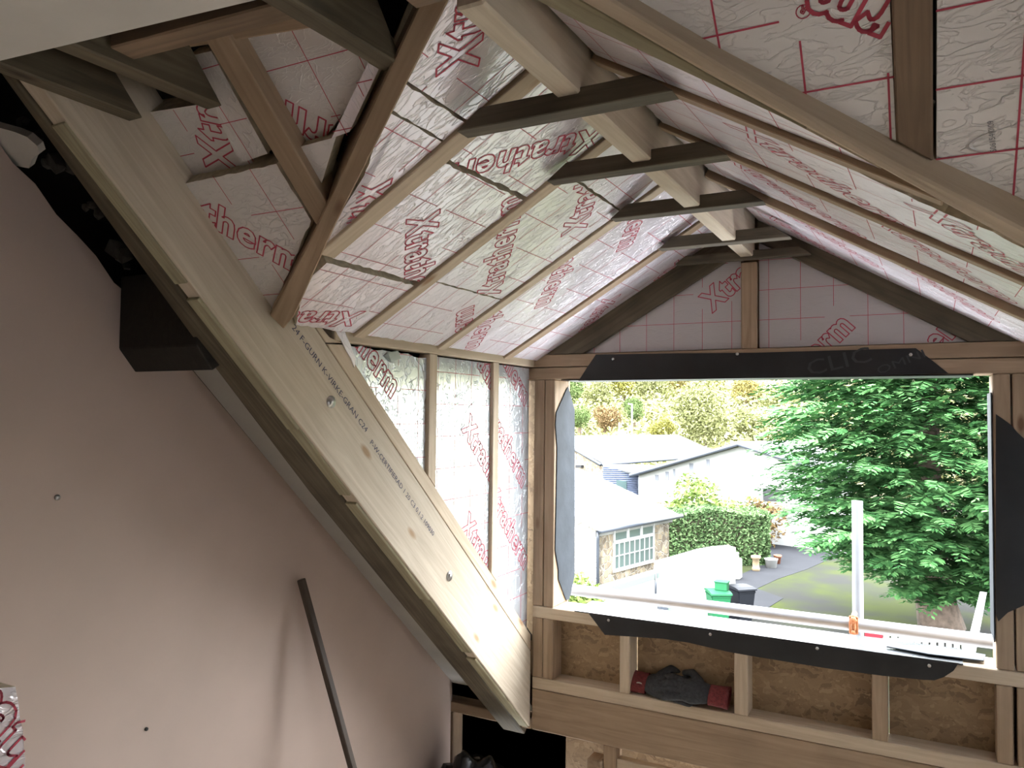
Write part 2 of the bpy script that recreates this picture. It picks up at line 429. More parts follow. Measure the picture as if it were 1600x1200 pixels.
# ================================================================== THE ROOM
V3 = Vector
XL = -1.49                      # dormer cheek, room face
XW = -1.90                      # plastered side wall
FL = -1.78                      # floor
UPM = V3((0, MP, 1)).normalized()              # out of the main roof slope
UPL = V3((-DP, 0, 1)).normalized()             # out of the dormer's left slope
UPR = V3((DP, 0, 1)).normalized()
def mpt(x, y, c): return V3((x, y, c - MP * y))

# floor, side walls, back wall; unseen opening added in the right wall for fill light
fl = box('floor', (-1.95, -3.0, FL - 0.05), (3.0, 3.0, FL), 'floor_board', bevel=0); tag(fl, kind='structure')
wl_pts = [(XW, -3.0, FL), (XW, 3.03, FL), (XW, 3.03, 1.545 - MP * 3.03)]
for t in range(1, 40):
    y = 3.03 - t * 0.0535
    if y < 0.95: break
    rg = 0.0 if y > 1.5 else random.uniform(-0.018, 0.012)
    wl_pts.append((XW, y, 1.555 - MP * y + rg))
wl_pts += [(XW, 0.95, 0.69), (XW, 0.70, 0.69), (XW, 0.70, 0.60), (XW, -3.0, 0.60)]
wl_ = slab('wall_left', wl_pts, (-0.1, 0, 0), 'plaster_pink', U=(0, 1, 0)); tag(wl_, kind='structure')
wr_ = empty('wall_right', (2.6, 0, FL)); tag(wr_, kind='structure')
slab('plaster_panel', [(2.6, -3, FL), (2.6, -.1, FL), (2.6, -.1, .6), (2.6, -3, .6)], (.1, 0, 0), 'plaster_pink', wr_)
slab('plaster_panel', [(2.6, -.1, FL), (2.6, .8, FL), (2.6, .8, -1.0), (2.6, -.1, -1.0)], (.1, 0, 0), 'plaster_pink', wr_)
slab('plaster_panel', [(2.6, -.1, .6), (2.6, -.1, -.5), (2.6, .8, -.5), (2.6, .8, .6)], (.1, 0, 0), 'plaster_pink', wr_)
slab('plaster_panel', [(2.6, .8, FL), (2.6, 3.1, FL), (2.6, 3.1, -1.2), (2.6, .9, .8), (2.6, .8, .6)], (.1, 0, 0), 'plaster_pink', wr_)
wb = box('wall_back', (-1.95, -3.1, FL), (2.7, -3.0, .62), 'plaster_pink', bevel=0); tag(wb, kind='structure')

# flat ceiling: a cut plasterboard edge
CZ = .60
e0 = onZ(0, 95, CZ); e1 = onZ(400, 0, CZ); ed = e1 - e0
c_ = slab('ceiling', [(-1.9, -3.0, CZ), (-1.9, e0.y - .045, CZ), (e0.x, e0.y, CZ), (e1.x, e1.y, CZ), (2.6, .86, CZ), (2.6, -3.0, CZ)], (0, 0, .0125), 'plaster_white', U=(1, 0, 0))
tag(c_, kind='structure')

# slope underlay, black in board gaps, plus unseen covers added against light leaks
ul = empty('underlay_light_stop', (0, 2, .5)); tag(ul, kind='structure')
slab('felt_light_stop', [mpt(-2.1, 0.3, 1.86), mpt(-2.1, 3.6, 1.86), mpt(-1.56, 3.6, 1.86), mpt(-1.56, 0.3, 1.86)], UPM * .02, 'felt', ul)
slab('felt_light_stop', [mpt(-1.56, 0.3, 1.86), mpt(-1.56, 1.66, 1.86), mpt(-.6, 1.05, 1.86), mpt(.4, 1.66, 1.86), mpt(.4, .3, 1.86)], UPM * .02, 'felt', ul)
slab('felt_light_stop', [mpt(.4, 0.3, 1.86), mpt(.4, 3.6, 1.86), mpt(2.7, 3.6, 1.86), mpt(2.7, 0.3, 1.86)], UPM * .02, 'felt', ul)
slab('felt_light_stop', [(-1.8, (.506 + DP * 1.8) / MP + .1, zL(-1.8, .15)), (-1.8, 3.25, zL(-1.8, .15)), (-.58, 3.25, zL(-.58, .15)), (-.58, (.506 + DP * .58) / MP + .1, zL(-.58, .15))], UPL * .02, 'felt', ul)
slab('felt_light_stop', [(.7, (1.248 + DP * .7) / MP + .1, zR(.7, 2, .17)), (.7, 3.25, zR(.7, 2, .17)), (-.60, 3.25, zR(-.6, 2, .17)), (-.60, (1.248 - DP * .6) / MP + .1, zR(-.6, 2, .17))], UPR * .02, 'felt', ul)
slab('felt_light_stop', [(-2.02, .2, 1.75), (-2.02, 3.2, -1.0), (-2.02, 3.2, -2.0), (-2.02, .2, .5)], (-.02, 0, 0), 'felt', ul)  # unseen side cover added to shut out a light leak
slab('felt_light_stop', [(-1.60, 1.3, 1.0), (-1.60, 3.1, 1.0), (-1.60, 3.1, -1.3), (-1.60, 1.3, .25)], (-.02, 0, 0), 'felt', ul)
slab('felt_light_stop', [(.43, 1.3, 1.0), (.43, 3.1, 1.0), (.43, 3.1, -1.3), (.43, 1.75, .0)], (.02, 0, 0), 'felt', ul)
slab('felt_light_stop', [(-2.1, .1, 1.0), (-2.1, 3.17, 1.0), (2.7, 3.17, 1.0), (2.7, .1, 1.0)], (0, 0, .03), 'felt', ul)  # flat unseen lid over the dormer, added to block sky light
slab('felt_light_stop', [(-2.1, .12, 1.1), (2.7, .12, 1.1), (2.7, .12, .615), (-2.1, .12, .615)], (0, -.02, 0), 'felt', ul)

# ------------------------------------------------------------------ cheek wall (left side of the dormer)
def cz(y, c): return c - MP * y
t_ = slab('trimmer_rafter', [(XL, .80, cz(.80, 1.411)), (XL, 2.996, cz(2.996, 1.411)), (XL, 2.996, cz(2.996, 1.729)), (XL, .80, cz(.80, 1.729))], (-.047, 0, 0), 'wood_pale', U=(0, 1, -MP), bevel=.003)
tag(t_, 'long pale trimmer beam with stamped lettering sloping down the left side', 'beam')
F_ = OUT[t_.name][1]
solid_text('stamped_lettering', '24 F-GURN K-VIRKE-GRAN C24', F_, onX(455, 512, XL), onX(571, 676, XL), (onX(455, 512, XL) - onX(571, 676, XL)).length, .017, 'ink', t_)
solid_text('stamped_lettering', 'P-W-CERTIFIERAD 1 20 C3 0.1.2 109030', F_, onX(577, 692, XL), onX(676, 838, XL), (onX(577, 692, XL) - onX(676, 838, XL)).length, .016, 'ink', t_)
for bx, by in ((517, 628), (702, 900)):
    p = onX(bx, by, XL)
    q = tube('bolt', [p + V3((-.002, 0, 0)), p + V3((.007, 0, 0))], .011, 'screw', t_, seg=6)
    tube('bolt_washer', [p + V3((-.002, 0, 0)), p + V3((.003, 0, 0))], .018, 'screw', t_, seg=14)
s_ = slab('sole_plate', [(XL, 1.688, cz(1.688, 1.731)), (XL, 2.996, cz(2.996, 1.731)), (XL, 2.996, cz(2.996, 1.797)), (XL, 1.756, cz(1.756, 1.797))], (-.045, 0, 0), 'wood_new', U=(0, 1, -MP), bevel=.002)
tag(s_, 'pale timber plate lying on the stamped trimmer beam beneath the silver cheek boards', 'timber plate')
tag(slab('sole_block', [(XL, 1.615, cz(1.615, 1.731)), (XL, 1.684, cz(1.684, 1.731)), (XL, 1.752, .203), (XL, 1.70, .215), (XL, 1.66, .245), (XL, 1.615, .275)], (-.045, 0, 0), 'wood_new', U=(0, 1, -MP), bevel=.002), 'short wooden block at the top end of the sole plate beneath the eave', 'timber block')
p_ = box('eave_plate', (-1.535, 1.72, .207), (-1.487, 3.0, .245), 'wood_new')
tag(p_, 'horizontal eave plate above the silver cheek boards left of the window', 'timber plate')
for y0, y1, lab in ((2.206, 2.253, 'upright stud in the left cheek, the one farther from the window'), (2.650, 2.694, 'upright stud in the left cheek, the one nearer the window')):
    z0 = cz((y0 + y1) / 2, 1.797)
    o = slab('cheek_stud', [(XL, y0, cz(y0, 1.798)), (XL, y1, cz(y1, 1.798)), (XL, y1, .206), (XL, y0, .206)], (-.045, 0, 0), 'wood_new', U=(0, 0, 1), bevel=.002)
    tag(o, lab, 'stud')
ck = empty('wall_cheek', (XL, 2.4, -.9)); tag(ck, kind='structure')
XB = XL - .014
def cheek_logo(a, b, **k): return dict(a=onX(*a, XB), b=onX(*b, XB), **k)
board('insulation_board', [(XB, 1.76, cz(1.76, 1.80)), (XB, 2.204, cz(2.204, 1.80)), (XB, 2.204, .192), (XB, 2.13, .190), (XB, 2.10, .198), (XB, 1.80, .200), (XB, 1.76, .199)], (-.05, 0, 0), ck, 'foil_smooth', U=(0, 0, 1), rough=.005,
      logos=[cheek_logo((574, 568), (611, 622), end=True)], goff=(.06, .05), label='foil-faced board at the narrow end of the left cheek')
board('insulation_board', [(XB, 2.255, cz(2.255, 1.80)), (XB, 2.648, cz(2.648, 1.80)), (XB, 2.648, .20), (XB, 2.255, .20)], (-.05, 0, 0), ck, 'foil_smooth', U=(0, 0, 1),
      logos=[cheek_logo((722, 672), (763, 748)), cheek_logo((720, 828), (766, 902)), cheek_logo((745, 570), (768, 612), shift=.33)], goff=(.08, .03), label='foil-faced board between the two cheek studs')
board('insulation_board', [(XB, 2.696, cz(2.696, 1.80)), (XB, 2.985, cz(2.985, 1.80)), (XB, 2.985, .20), (XB, 2.696, .20)], (-.05, 0, 0), ck, 'foil_smooth', U=(0, 0, 1),
      logos=[cheek_logo((789, 575), (819, 634), end=True), cheek_logo((781, 692), (815, 762), end=True), cheek_logo((779, 810), (818, 890), end=True)], goff=(.05, .06), label='foil-faced board in the corner beside the window post')
# scrap of foil folded over the hole in the first cheek board
tag(slab('foil_scrap', [onX(600, 556, XB + .006), onX(612, 566, XB + .006), onX(627, 560, XB + .012), onX(622, 548, XB + .012), onX(606, 551, XB + .006)], (-.004, 0, 0), 'foil_dull'), 'small torn foil flap under the eave plate', 'foil scrap')
tag(slab('foil_offcut', [onX(523, 513, XL + .004), onX(537, 513, XL + .004), onX(556, 560, XL + .004), onX(554, 574, XL + .004), onX(549, 560, XL + .004)], (-.003, 0, 0), 'foil_fine', rough=.002), 'crumpled foil strip stuffed between the sole plate and eave plate', 'foil scrap')

# ------------------------------------------------------------------ old rafter, purlin, soffit on the left
o = slab('old_rafter', [mpt(-1.541, .80, 1.405), mpt(-1.541, 3.05, 1.400), mpt(-1.648, 3.05, 1.400), mpt(-1.648, 1.80, 1.400), mpt(-1.625, 1.42, 1.402), mpt(-1.595, 1.12, 1.404), mpt(-1.56, .80, 1.405)], UPM * .12, 'wood_old', U=(0, 1, -MP), bevel=.004)
tag(o, 'dark weathered roof rafter running under the pale trimmer beam', 'rafter')
yy = .92
for k in range(8):
    L_ = (.30, .34, .22, .40, .28, .36, .24, .40)[k]
    if yy > 2.95: break
    o = slab('packing_strip', [mpt(-1.497, yy, 1.404 - .004 * (k % 2)), mpt(-1.497, min(yy + L_, 2.99), 1.404 - .004 * (k % 2)), mpt(-1.538, min(yy + L_, 2.99), 1.404 - .004 * (k % 2)), mpt(-1.538, yy, 1.404 - .004 * (k % 2))], UPM * .012, 'wood_olive', U=(0, 1, -MP), bevel=.002)
    tag(o, 'thin pale packing strip along the underside of the trimmer beam, number %s from the top' % ('one', 'two', 'three', 'four', 'five', 'six', 'seven', 'eight')[k], 'timber strip', 'packing strips under the trimmer beam')
    yy += L_ + (.03, .0, .025, .0, .03, .0, .02, .0)[k]
o = slab('purlin', [(XW, 1.337, .36), (XW, 1.337, .165), (XW, 1.388, .105), (XW, 1.53, .19), (XW, 1.43, .30)], (.30, 0, 0), 'wood_shaded', U=(0, 1, 0), bevel=.003)
tag(o, 'old purlin end, darkened for shade, jutting from the brown wall under the rafter', 'beam')
sf = slab('trim_1', [mpt(XW, 1.46, 1.558), mpt(XW, 3.03, 1.548), mpt(-1.60, 3.03, 1.548), mpt(-1.60, 1.46, 1.558)], UPM * .02, 'plaster_grey', U=(0, 1, -MP)); tag(sf, kind='structure')
pp = [onM(*q, 1.555) for q in ((-40, 192), (0, 200), (22, 206), (42, 214), (58, 228), (62, 240), (50, 250), (45, 263), (20, 258), (-40, 240))]
sf = slab('trim_2', pp, UPM * .02, 'plaster_white', U=(0, 1, -MP), rough=.003); tag(sf, kind='structure')
# broken plaster rubble in the gap above the wall
rb = empty('plaster_rubble', V3((-1.86, 1.25, .42)))
tag(rb, 'dark ragged rubble in the gap between brown wall and old rafter', 'rubble')
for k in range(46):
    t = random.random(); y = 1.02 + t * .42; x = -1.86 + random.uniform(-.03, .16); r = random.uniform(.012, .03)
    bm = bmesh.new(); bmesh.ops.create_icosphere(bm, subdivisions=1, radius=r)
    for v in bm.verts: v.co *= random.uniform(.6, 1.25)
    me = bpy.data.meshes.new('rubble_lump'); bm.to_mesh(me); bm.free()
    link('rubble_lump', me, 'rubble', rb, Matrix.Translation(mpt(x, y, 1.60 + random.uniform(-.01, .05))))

# ------------------------------------------------------------------ timbers at the top left (joists, header)
def tb(name, p, depth, mat, lab, cat, U=None, bevel=.003): return tag(slab(name, p, depth, mat, None, U=U, bevel=bevel), lab, cat)
ZJ = .613
def jst(x0, y0, x1, y1, lab, mat='wood_old', h=.09, w=.045):
    s0 = w / 2
    o = slab('ceiling_joist', [(x0 - s0, y0, ZJ), (x0 + s0, y0, ZJ), (x1 + s0, y1, ZJ), (x1 - s0, y1, ZJ)], (0, -h * .9, h), mat, None, U=(0, 1, 0), bevel=.003)
    return tag(o, lab, 'joist', 'ceiling joist ends')
jst(-1.466, .40, -1.463, 1.055, 'dark ceiling joist end nearest the top left corner, against the trimmer beam', h=.10)
jst(-1.300, .40, -1.262, 1.085, 'dark sawn joist end above the recessed silver board at upper left', h=.11)
jst(-.872, .40, -.832, 1.105, 'dark joist end meeting the left valley rafter near the picture top', h=.10)
tag(beam('header_noggin', onM(252, 68, 1.612), onM(480, 30, 1.612), .032, .07, 'wood_tan', up=UPM), 'brown noggin across the top of the left jack rafter', 'timber')
tag(beam('header_noggin', V3((-1.24, .862, .625)), V3((-.86, .885, .625)), .05, .08, 'wood_brown'), 'stained dark header board above the brown noggin', 'timber')
# ------------------------------------------------------------------ main roof, left of the dormer
ml = empty('ceiling_main_left', (-1.3, 1.2, .5)); tag(ml, kind='structure')
tag(slab('jack_rafter', [mpt(-1.187, .99, 1.598), mpt(-1.187, 1.33, 1.598), mpt(-1.127, 1.29, 1.598), mpt(-1.127, .97, 1.598)], UPM * .10, 'wood_tan', U=(0, 1, -MP), bevel=.003), 'short brown jack rafter between silver boards left of the left valley rafter', 'rafter')
def yvL(x): return (.506 - DP * x) / MP
def M_(q, c): return onM(q[0], q[1], c)
board('insulation_board', [M_(q, 1.615) for q in ((278, 290), (432, 256), (486, 345), (424, 487), (414, 490), (345, 392))], UPM * .06, ml, 'foil_crumpled', U=(1, 0, 0), rough=.002,
      logos=[dict(a=M_((312, 343), 1.615), b=M_((444, 416), 1.615), shift=.43)], goff=(.02, .06), label='dim silver board reading therm beside the trimmer beam')
board('insulation_board', [M_(q, 1.66) for q in ((216, 178), (300, 165), (335, 160), (400, 262), (276, 292))], UPM * .06, ml, 'foil_crumpled', U=(1, 0, 0),
      logos=[dict(a=M_((372, 270), 1.66), b=M_((352, 200), 1.66))], goff=(.03, .07), label='dim recessed silver board beneath the joist ends')
board('insulation_board', [M_(q, 1.64) for q in ((293, 88), (330, 80), (418, 240), (375, 255))], UPM * .04, ml, 'foil_crumpled', U=(0, 1, -MP), grid=.113, label='narrow silver offcut along the jack rafter')
board('insulation_board', [M_(q, 1.655) for q in ((355, 60), (545, 20), (600, 92), (508, 215), (450, 235))], UPM * .06, ml, 'foil_crumpled', U=(1, 0, 0),
      logos=[dict(a=M_((520, 196), 1.655), b=M_((430, 150), 1.655), shift=.72)], goff=(.05, .05), label='dim silver board between jack rafter and left valley rafter')
board('insulation_board', [M_(q, 1.625) for q in ((455, 233), (525, 214), (492, 320), (480, 310))], UPM * .05, ml, 'foil_crumpled', U=(1, 0, 0), goff=(.04, .03), label='small silver board at the foot of the jack rafter')
board('insulation_board', [M_(q, 1.625) for q in ((575, 98), (592, 108), (546, 206), (518, 216))], UPM * .03, ml, 'foil_fine', U=(0, 1, -MP), grid=.08, label='bright foil strip on edge along the left valley rafter')

# ------------------------------------------------------------------ left valley rafter
A0, A1 = onM(440, 505, 1.575), onM(690, -30, 1.60)
tb('valley_rafter', [onM(421, 493, 1.575), onM(443, 515, 1.575), onM(460, 494, 1.575), onM(524, 352, 1.585), onM(722, -40, 1.60), onM(676, -40, 1.60), onM(486, 372, 1.585)], (V3((0, 0, 1)) + UPM) * .09, 'wood_tan', 'brown valley rafter rising from the trimmer beam, left of the ridge', 'rafter', U=A1 - A0)

# ------------------------------------------------------------------ dormer roof, left slope
RAF = ((1.365, 1.420), (1.789, 1.835), (2.234, 2.280), (2.709, 2.759))
for i, (y0, y1) in enumerate(RAF):
    lowx = {0: -1.235, 1: -1.478, 2: -1.478, 3: -1.478}[i]
    o = slab('dormer_rafter', [(lowx, y0, zL(lowx)), (lowx, y1, zL(lowx)), (-.613, y1, zL(-.613)), (-.613, y0, zL(-.613))], UPL * .10, 'wood_new' if i != 3 else 'wood_tan', U=(1, 0, DP), bevel=.002)
    tag(o, ('first rafter of the left dormer slope, running up from the valley rafter', 'second rafter of the left dormer slope counted from the valley', 'third rafter of the left dormer slope counted from the valley', 'fourth rafter of the left dormer slope, nearest the gable')[i], 'rafter', 'rafters of the left dormer slope')
dl = empty('ceiling_dormer_left', (-1.0, 2.0, .5)); tag(dl, kind='structure')
RC = .010
def Lp(x, y, r=RC): return V3((x, y, zL(x, r)))
def lg(a, b, **k): return dict(a=onL(*a, RC), b=onL(*b, RC), **k)
UL_ = (1, 0, DP)
def yv(x): return yvL(x) + .035
board('insulation_board', [Lp(-1.235, 1.361), Lp(-1.20, yv(-1.20) + .03), Lp(-.898, yv(-.898)), Lp(-.898, 1.361)], UPL * .06, dl, U=UL_, rough=.002, logos=[lg((556, 288), (538, 348))], goff=(.02, .06), label='triangular foil board beside the left valley rafter')
board('insulation_board', [Lp(-.893, yv(-.893)), Lp(-.842, yv(-.842)), Lp(-.842, 1.361), Lp(-.893, 1.361)], UPL * .06, dl, U=UL_, rough=.002, grid=0, label='narrow foil strip above the triangular board by the valley')
board('insulation_board', [Lp(-.836, yv(-.836)), Lp(-.64, yv(-.64) + .0), Lp(-.64, 1.361), Lp(-.836, 1.361)], UPL * .06, dl, U=UL_, logos=[lg((745, 100), (757, 20))], goff=(.06, .05), label='foil board under the near end of the ridge beam')
board('insulation_board', [Lp(-1.475, 1.55), Lp(-1.33, 1.425), Lp(-1.263, 1.425), Lp(-1.263, 1.785), Lp(-1.475, 1.785)], UPL * .06, dl, U=UL_, rough=.003, logos=[lg((568, 487), (462, 487), cap=.07)], goff=(.11, .06), label='lower foil board between first and second left rafters')
board('insulation_board', [Lp(-1.246, 1.425), Lp(-.933, 1.425), Lp(-.922, 1.785), Lp(-1.246, 1.785)], UPL * .06, dl, U=UL_, rough=.003, logos=[lg((637, 344), (634, 440)), lg((812, 345), (816, 300), end=True)], goff=(.03, .07), label='middle foil board between first and second left rafters')
board('insulation_board', [Lp(-.921, 1.425), Lp(-.64, 1.425), Lp(-.64, 1.785), Lp(-.911, 1.785)], UPL * .06, dl, U=UL_, rough=.003, logos=[lg((884, 212), (722, 254), shift=.24)], goff=(.04, .10), label='upper foil board between first and second left rafters')
board('insulation_board', [Lp(-1.475, 1.84), Lp(-1.234, 1.84), Lp(-1.232, 2.230), Lp(-1.475, 2.230)], UPL * .06, dl, U=UL_, rough=.002, logos=[lg((734, 521), (739, 477), end=True)], goff=(.07, .03), label='lower foil board between second and third left rafters')
board('insulation_board', [Lp(-1.229, 1.84), Lp(-.818, 1.84), Lp(-.818, 2.230), Lp(-1.227, 2.230)], UPL * .06, dl, U=UL_, rough=.002, logos=[lg((780, 457), (808, 350)), lg((915, 354), (930, 307))], goff=(.10, .05), label='middle foil board between second and third left rafters')
board('insulation_board', [Lp(-.811, 1.84), Lp(-.64, 1.84), Lp(-.64, 2.230), Lp(-.811, 2.230)], UPL * .06, dl, U=UL_, rough=.002, goff=(.05, .05), label='upper foil board between second and third left rafters')
board('insulation_board', [Lp(-1.475, 2.285), Lp(-.64, 2.285), Lp(-.64, 2.705), Lp(-1.475, 2.705)], UPL * .06, dl, U=UL_, logos=[lg((872, 411), (836, 482), end=True), lg((755, 498), (728, 544), shift=.5), lg((982, 349), (964, 393), end=True)], goff=(.08, .06), label='long foil board between third and fourth left rafters')
board('insulation_board', [Lp(-1.475, 2.763), Lp(-.64, 2.763), Lp(-.64, 3.0), Lp(-1.475, 3.0)], UPL * .06, dl, U=UL_, logos=[lg((915, 505), (885, 545), shift=.4), lg((1020, 440), (985, 470), shift=.3)], goff=(.08, .04), label='foil board between the fourth left rafter and the gable')

# ------------------------------------------------------------------ ridge beam, collar ties
tag(box('ridge_beam', (-.612, .96, .600), (-.563, 3.0, .78), 'wood_pale', bevel=.004), 'pale ridge beam running along the top of the dormer', 'beam')
tag(box('ridge_header', (-.68, .885, .615), (-.46, .955, .80), 'wood_brown'), 'dark header block behind the near end of the ridge beam', 'timber')
ordn = ('nearest', 'second', 'third', 'fourth', 'farthest')
for i, (y1, zb) in enumerate(((1.363, .572), (1.787, .586), (2.232, .592), (2.707, .593), (2.998, .592))):
    h, w = (.040, .046) if i < 4 else (.03, .04)
    xl, xr = -.835, -.387
    if i == 4: xl, xr = -.86, -.36
    o = slab('collar_tie', [(xl, y1 - w, zb), (xr, y1 - w, zb), (xr - h / DP * .8, y1 - w, zb + h), (xl + h / DP * .8, y1 - w, zb + h)], (0, w, 0), 'wood_collar', U=(1, 0, 0), bevel=.002)
    tag(o, ('%s collar tie batten across the dormer under the ridge beam' % ordn[i]) if i < 4 else 'farthest collar tie, fixed flat against the gable above the king stud', 'collar tie', 'collar ties')

# ------------------------------------------------------------------ dormer roof, right slope
def Rp(x, y, r=.012): return V3((x, y, zR(x, y, r)))
def yvr(x): return (1.248 + DP * x) / MP
for i, (y0, y1, x0) in enumerate(((1.365, 1.403, .025), (1.790, 1.832, .40), (2.236, 2.282, .29))):
    o = slab('dormer_rafter', [Rp(-.563, y0, -.012 if i == 2 else 0), Rp(x0, y0, -.012 if i == 2 else 0), Rp(x0, y1, -.012 if i == 2 else 0), Rp(-.563, y1, -.012 if i == 2 else 0)], UPR * .10, 'wood_tan', U=(1, 0, -DP), bevel=.002)
    tag(o, ('first rafter of the right dormer slope, ending at the right valley rafter', 'second rafter of the right dormer slope counted from the valley', 'third rafter of the right dormer slope, nearest the gable')[i], 'rafter', 'rafters of the right dormer slope')
dr = empty('ceiling_dormer_right', (-.1, 2.0, .4)); tag(dr, kind='structure')
UR_ = (1, 0, -DP)
def rl(a, b, **k): return dict(a=V3((a[0], a[1], zR(*a))), b=V3((b[0], b[1], zR(*b))), **k)
board('insulation_board', [Rp(-.55, 1.362), Rp(-.55, yvr(-.55) + .045), Rp(-.06, 1.362)], UPR * .06, dr, U=UR_, goff=(.05, .04), label='triangular foil board beside the right valley rafter')
board('insulation_board', [Rp(-.55, 1.407), Rp(-.55, 1.787), Rp(.36, 1.787), Rp(.36, 1.66), Rp(.19, 1.56), Rp(.10, 1.49), Rp(.03, 1.50), Rp(-.10, 1.455), Rp(-.22, 1.43), Rp(-.35, 1.407)], UPR * .06, dr, U=UR_, rough=.006, logos=[rl((-.34, 1.50), (-.1, 1.78)), rl((-.03, 1.55), (.2, 1.8))], goff=(.06, .09), label='torn-edged foil board between first and second right rafters')
board('insulation_board', [Rp(-.55, 1.836), Rp(.36, 1.836), Rp(.36, 2.233), Rp(-.55, 2.233)], UPR * .06, dr, U=UR_, rough=.004, logos=[rl((-.45, 1.90), (-.2, 2.2)), rl((-.12, 1.87), (.12, 2.17))], goff=(.06, .07), label='foil board between second and third right rafters')
board('insulation_board', [Rp(-.55, 2.286), Rp(.33, 2.286), Rp(.33, 3.0), Rp(-.55, 3.0)], UPR * .06, dr, U=UR_, logos=[rl((-.42, 2.4), (-.15, 2.75)), rl((-.1, 2.4), (.15, 2.75)), rl((-.5, 2.7), (-.3, 3.0))], goff=(.06, .07), label='foil board between the third right rafter and the gable')
# ------------------------------------------------------------------ right valley rafter and main roof to the right
def vr(x, off, c): 
    d = V3((1, DP / MP, -DP)).normalized(); nh = V3((DP / MP, -1, 0)).normalized()
    p = V3((x, yvr(x), 0)); p.z = zM(yvr(x), c)
    return p + nh * off
vd = V3((1, DP / MP, -DP))
_t = [onM(x, y, c) for x, y, c in ((880, -46, 1.59), (957, 0, 1.588), (1136, 109, 1.583), (1399, 256, 1.573), (1600, 359, 1.560), (1700, 412, 1.555))]
_b = [onM(x, y, c) for x, y, c in ((1700, 443, 1.555), (1600, 388, 1.560), (1337, 243, 1.573), (1110, 120, 1.583), (926, 13, 1.588), (840, -38, 1.59))]
tb('valley_rafter', _t + _b, V3((.0, .02, .14)), 'wood_new', 'brown valley rafter sloping down across the upper right', 'rafter', U=vd)
tb('valley_packer', [onM(x, y, 1.604) for x, y in ((845, -38), (926, 10), (1110, 117), (1250, 194), (1262, 205), (1206, 178), (1031, 96), (900, 34), (815, -10))], (0, .01, .07), 'wood_olive', 'dull olive packer tapering along the left edge of the right valley rafter', 'timber', U=vd)
mr_ = empty('ceiling_main_right', (.2, 1.1, .6)); tag(mr_, kind='structure')
tag(slab('main_rafter', [mpt(-.036, .80, 1.60), mpt(-.036, yvr(-.036) - .05, 1.60), mpt(.013, yvr(.013) - .05, 1.60), mpt(.013, .80, 1.60)], UPM * .10, 'wood_brown', U=(0, 1, -MP), bevel=.003), 'brown main roof rafter coming down to the right valley between silver boards', 'rafter')
def R_(x, y, c=1.615): return mpt(x, y, c)
board('insulation_board', [R_(-.56, .80), M_((960, -12), 1.615), M_((1000, 14), 1.615), M_((1136, 104), 1.615), M_((1272, 190), 1.615), M_((1402, 262), 1.615), R_(-.042, .80)], UPM * .06, mr_, 'foil_crumpled', U=(1, 0, 0),
      logos=[dict(a=M_((1405, -8), 1.615), b=M_((1285, -52), 1.615), end=True)], gat=M_((1121, 55), 1.615), label='large crumpled silver board left of the main roof rafter', lw=.006, gw=.003)
rb_ = [o for o in bpy.data.objects if o.get('label') == 'large crumpled silver board left of the main roof rafter'][0]
Fq = OUT[rb_.name][1]
cc = Fq.inverted() @ M_((1255, 18), 1.615); cc = V3((cc.x, cc.y)).to_2d()
rs = [(cc + Vector((math.cos(t * math.pi / 8), math.sin(t * math.pi / 8))) * .0095, cc + Vector((math.cos((t + 1) * math.pi / 8), math.sin((t + 1) * math.pi / 8))) * .0095) for t in range(16)]
rs += segs_text('R', Fq, M_((1261, 12), 1.615), M_((1250, 8), 1.615), .008, .009)
ribbon('registered_mark', Fq, rs, OUT[rb_.name][0], .0016, 'print_red', rb_)
board('insulation_board', [R_(.019, .80), M_((1463, 272), 1.615), M_((1600, 343), 1.615), M_((1720, 402), 1.615), R_(.46, yvr(.46) - .05), R_(.46, .80)], UPM * .06, mr_, 'foil_crumpled', U=(1, 0, 0), gat=M_((1597, 118), 1.615), label='large crumpled silver board right of the main roof rafter', lw=.006, gw=.003)
rb2 = [o for o in bpy.data.objects if o.get('label') == 'large crumpled silver board right of the main roof rafter'][0]
solid_text('batch_number', '506154(0)09', OUT[rb2.name][1], M_((1557, 236), 1.615), M_((1551, 175), 1.615), .052, .008, 'print_grey', rb2)
for i, (x0, x1) in enumerate(((.47, .87), (.92, 1.35), (1.40, 1.85), (1.90, 2.60))):
    for j, (y0, y1) in enumerate(((.80, 1.90), (1.905, 3.1))):
        board('insulation_board', [R_(x0, y0), R_(x0, y1), R_(x1, y1), R_(x1, y0)], UPM * .06, mr_, 'foil_crumpled', U=(1, 0, 0), lw=.005, gw=.0025,
              logos=[dict(a=R_(x0 + .05, y0 + .35), b=R_(x0 + .3, y0 + .6))])
    if i < 3:
        tag(slab('main_rafter', [mpt(x1 + .003, .80, 1.60), mpt(x1 + .003, 2.97, 1.60), mpt(x1 + .047, 2.97, 1.60), mpt(x1 + .047, .80, 1.60)], UPM * .10, 'wood_brown', U=(0, 1, -MP), bevel=.003), ('first', 'second', 'third')[i] + ' brown roof rafter beyond the right side of the dormer', 'rafter', 'main roof rafters right of the dormer')
tag(slab('trimmer_rafter', [(.37, .80, cz(.80, 1.411)), (.37, 2.996, cz(2.996, 1.411)), (.37, 2.996, cz(2.996, 1.729)), (.37, .80, cz(.80, 1.729))], (.047, 0, 0), 'wood_pale', U=(0, 1, -MP), bevel=.003), 'pale trimmer beam along the right side of the dormer', 'beam')
rck = slab('wall_cheek_right', [(.345, 1.85, .19), (.345, 3.0, .19), (.345, 3.0, -1.3), (.345, 1.85, .0)], (.02, 0, 0), 'foil_smooth'); tag(rck, kind='structure')

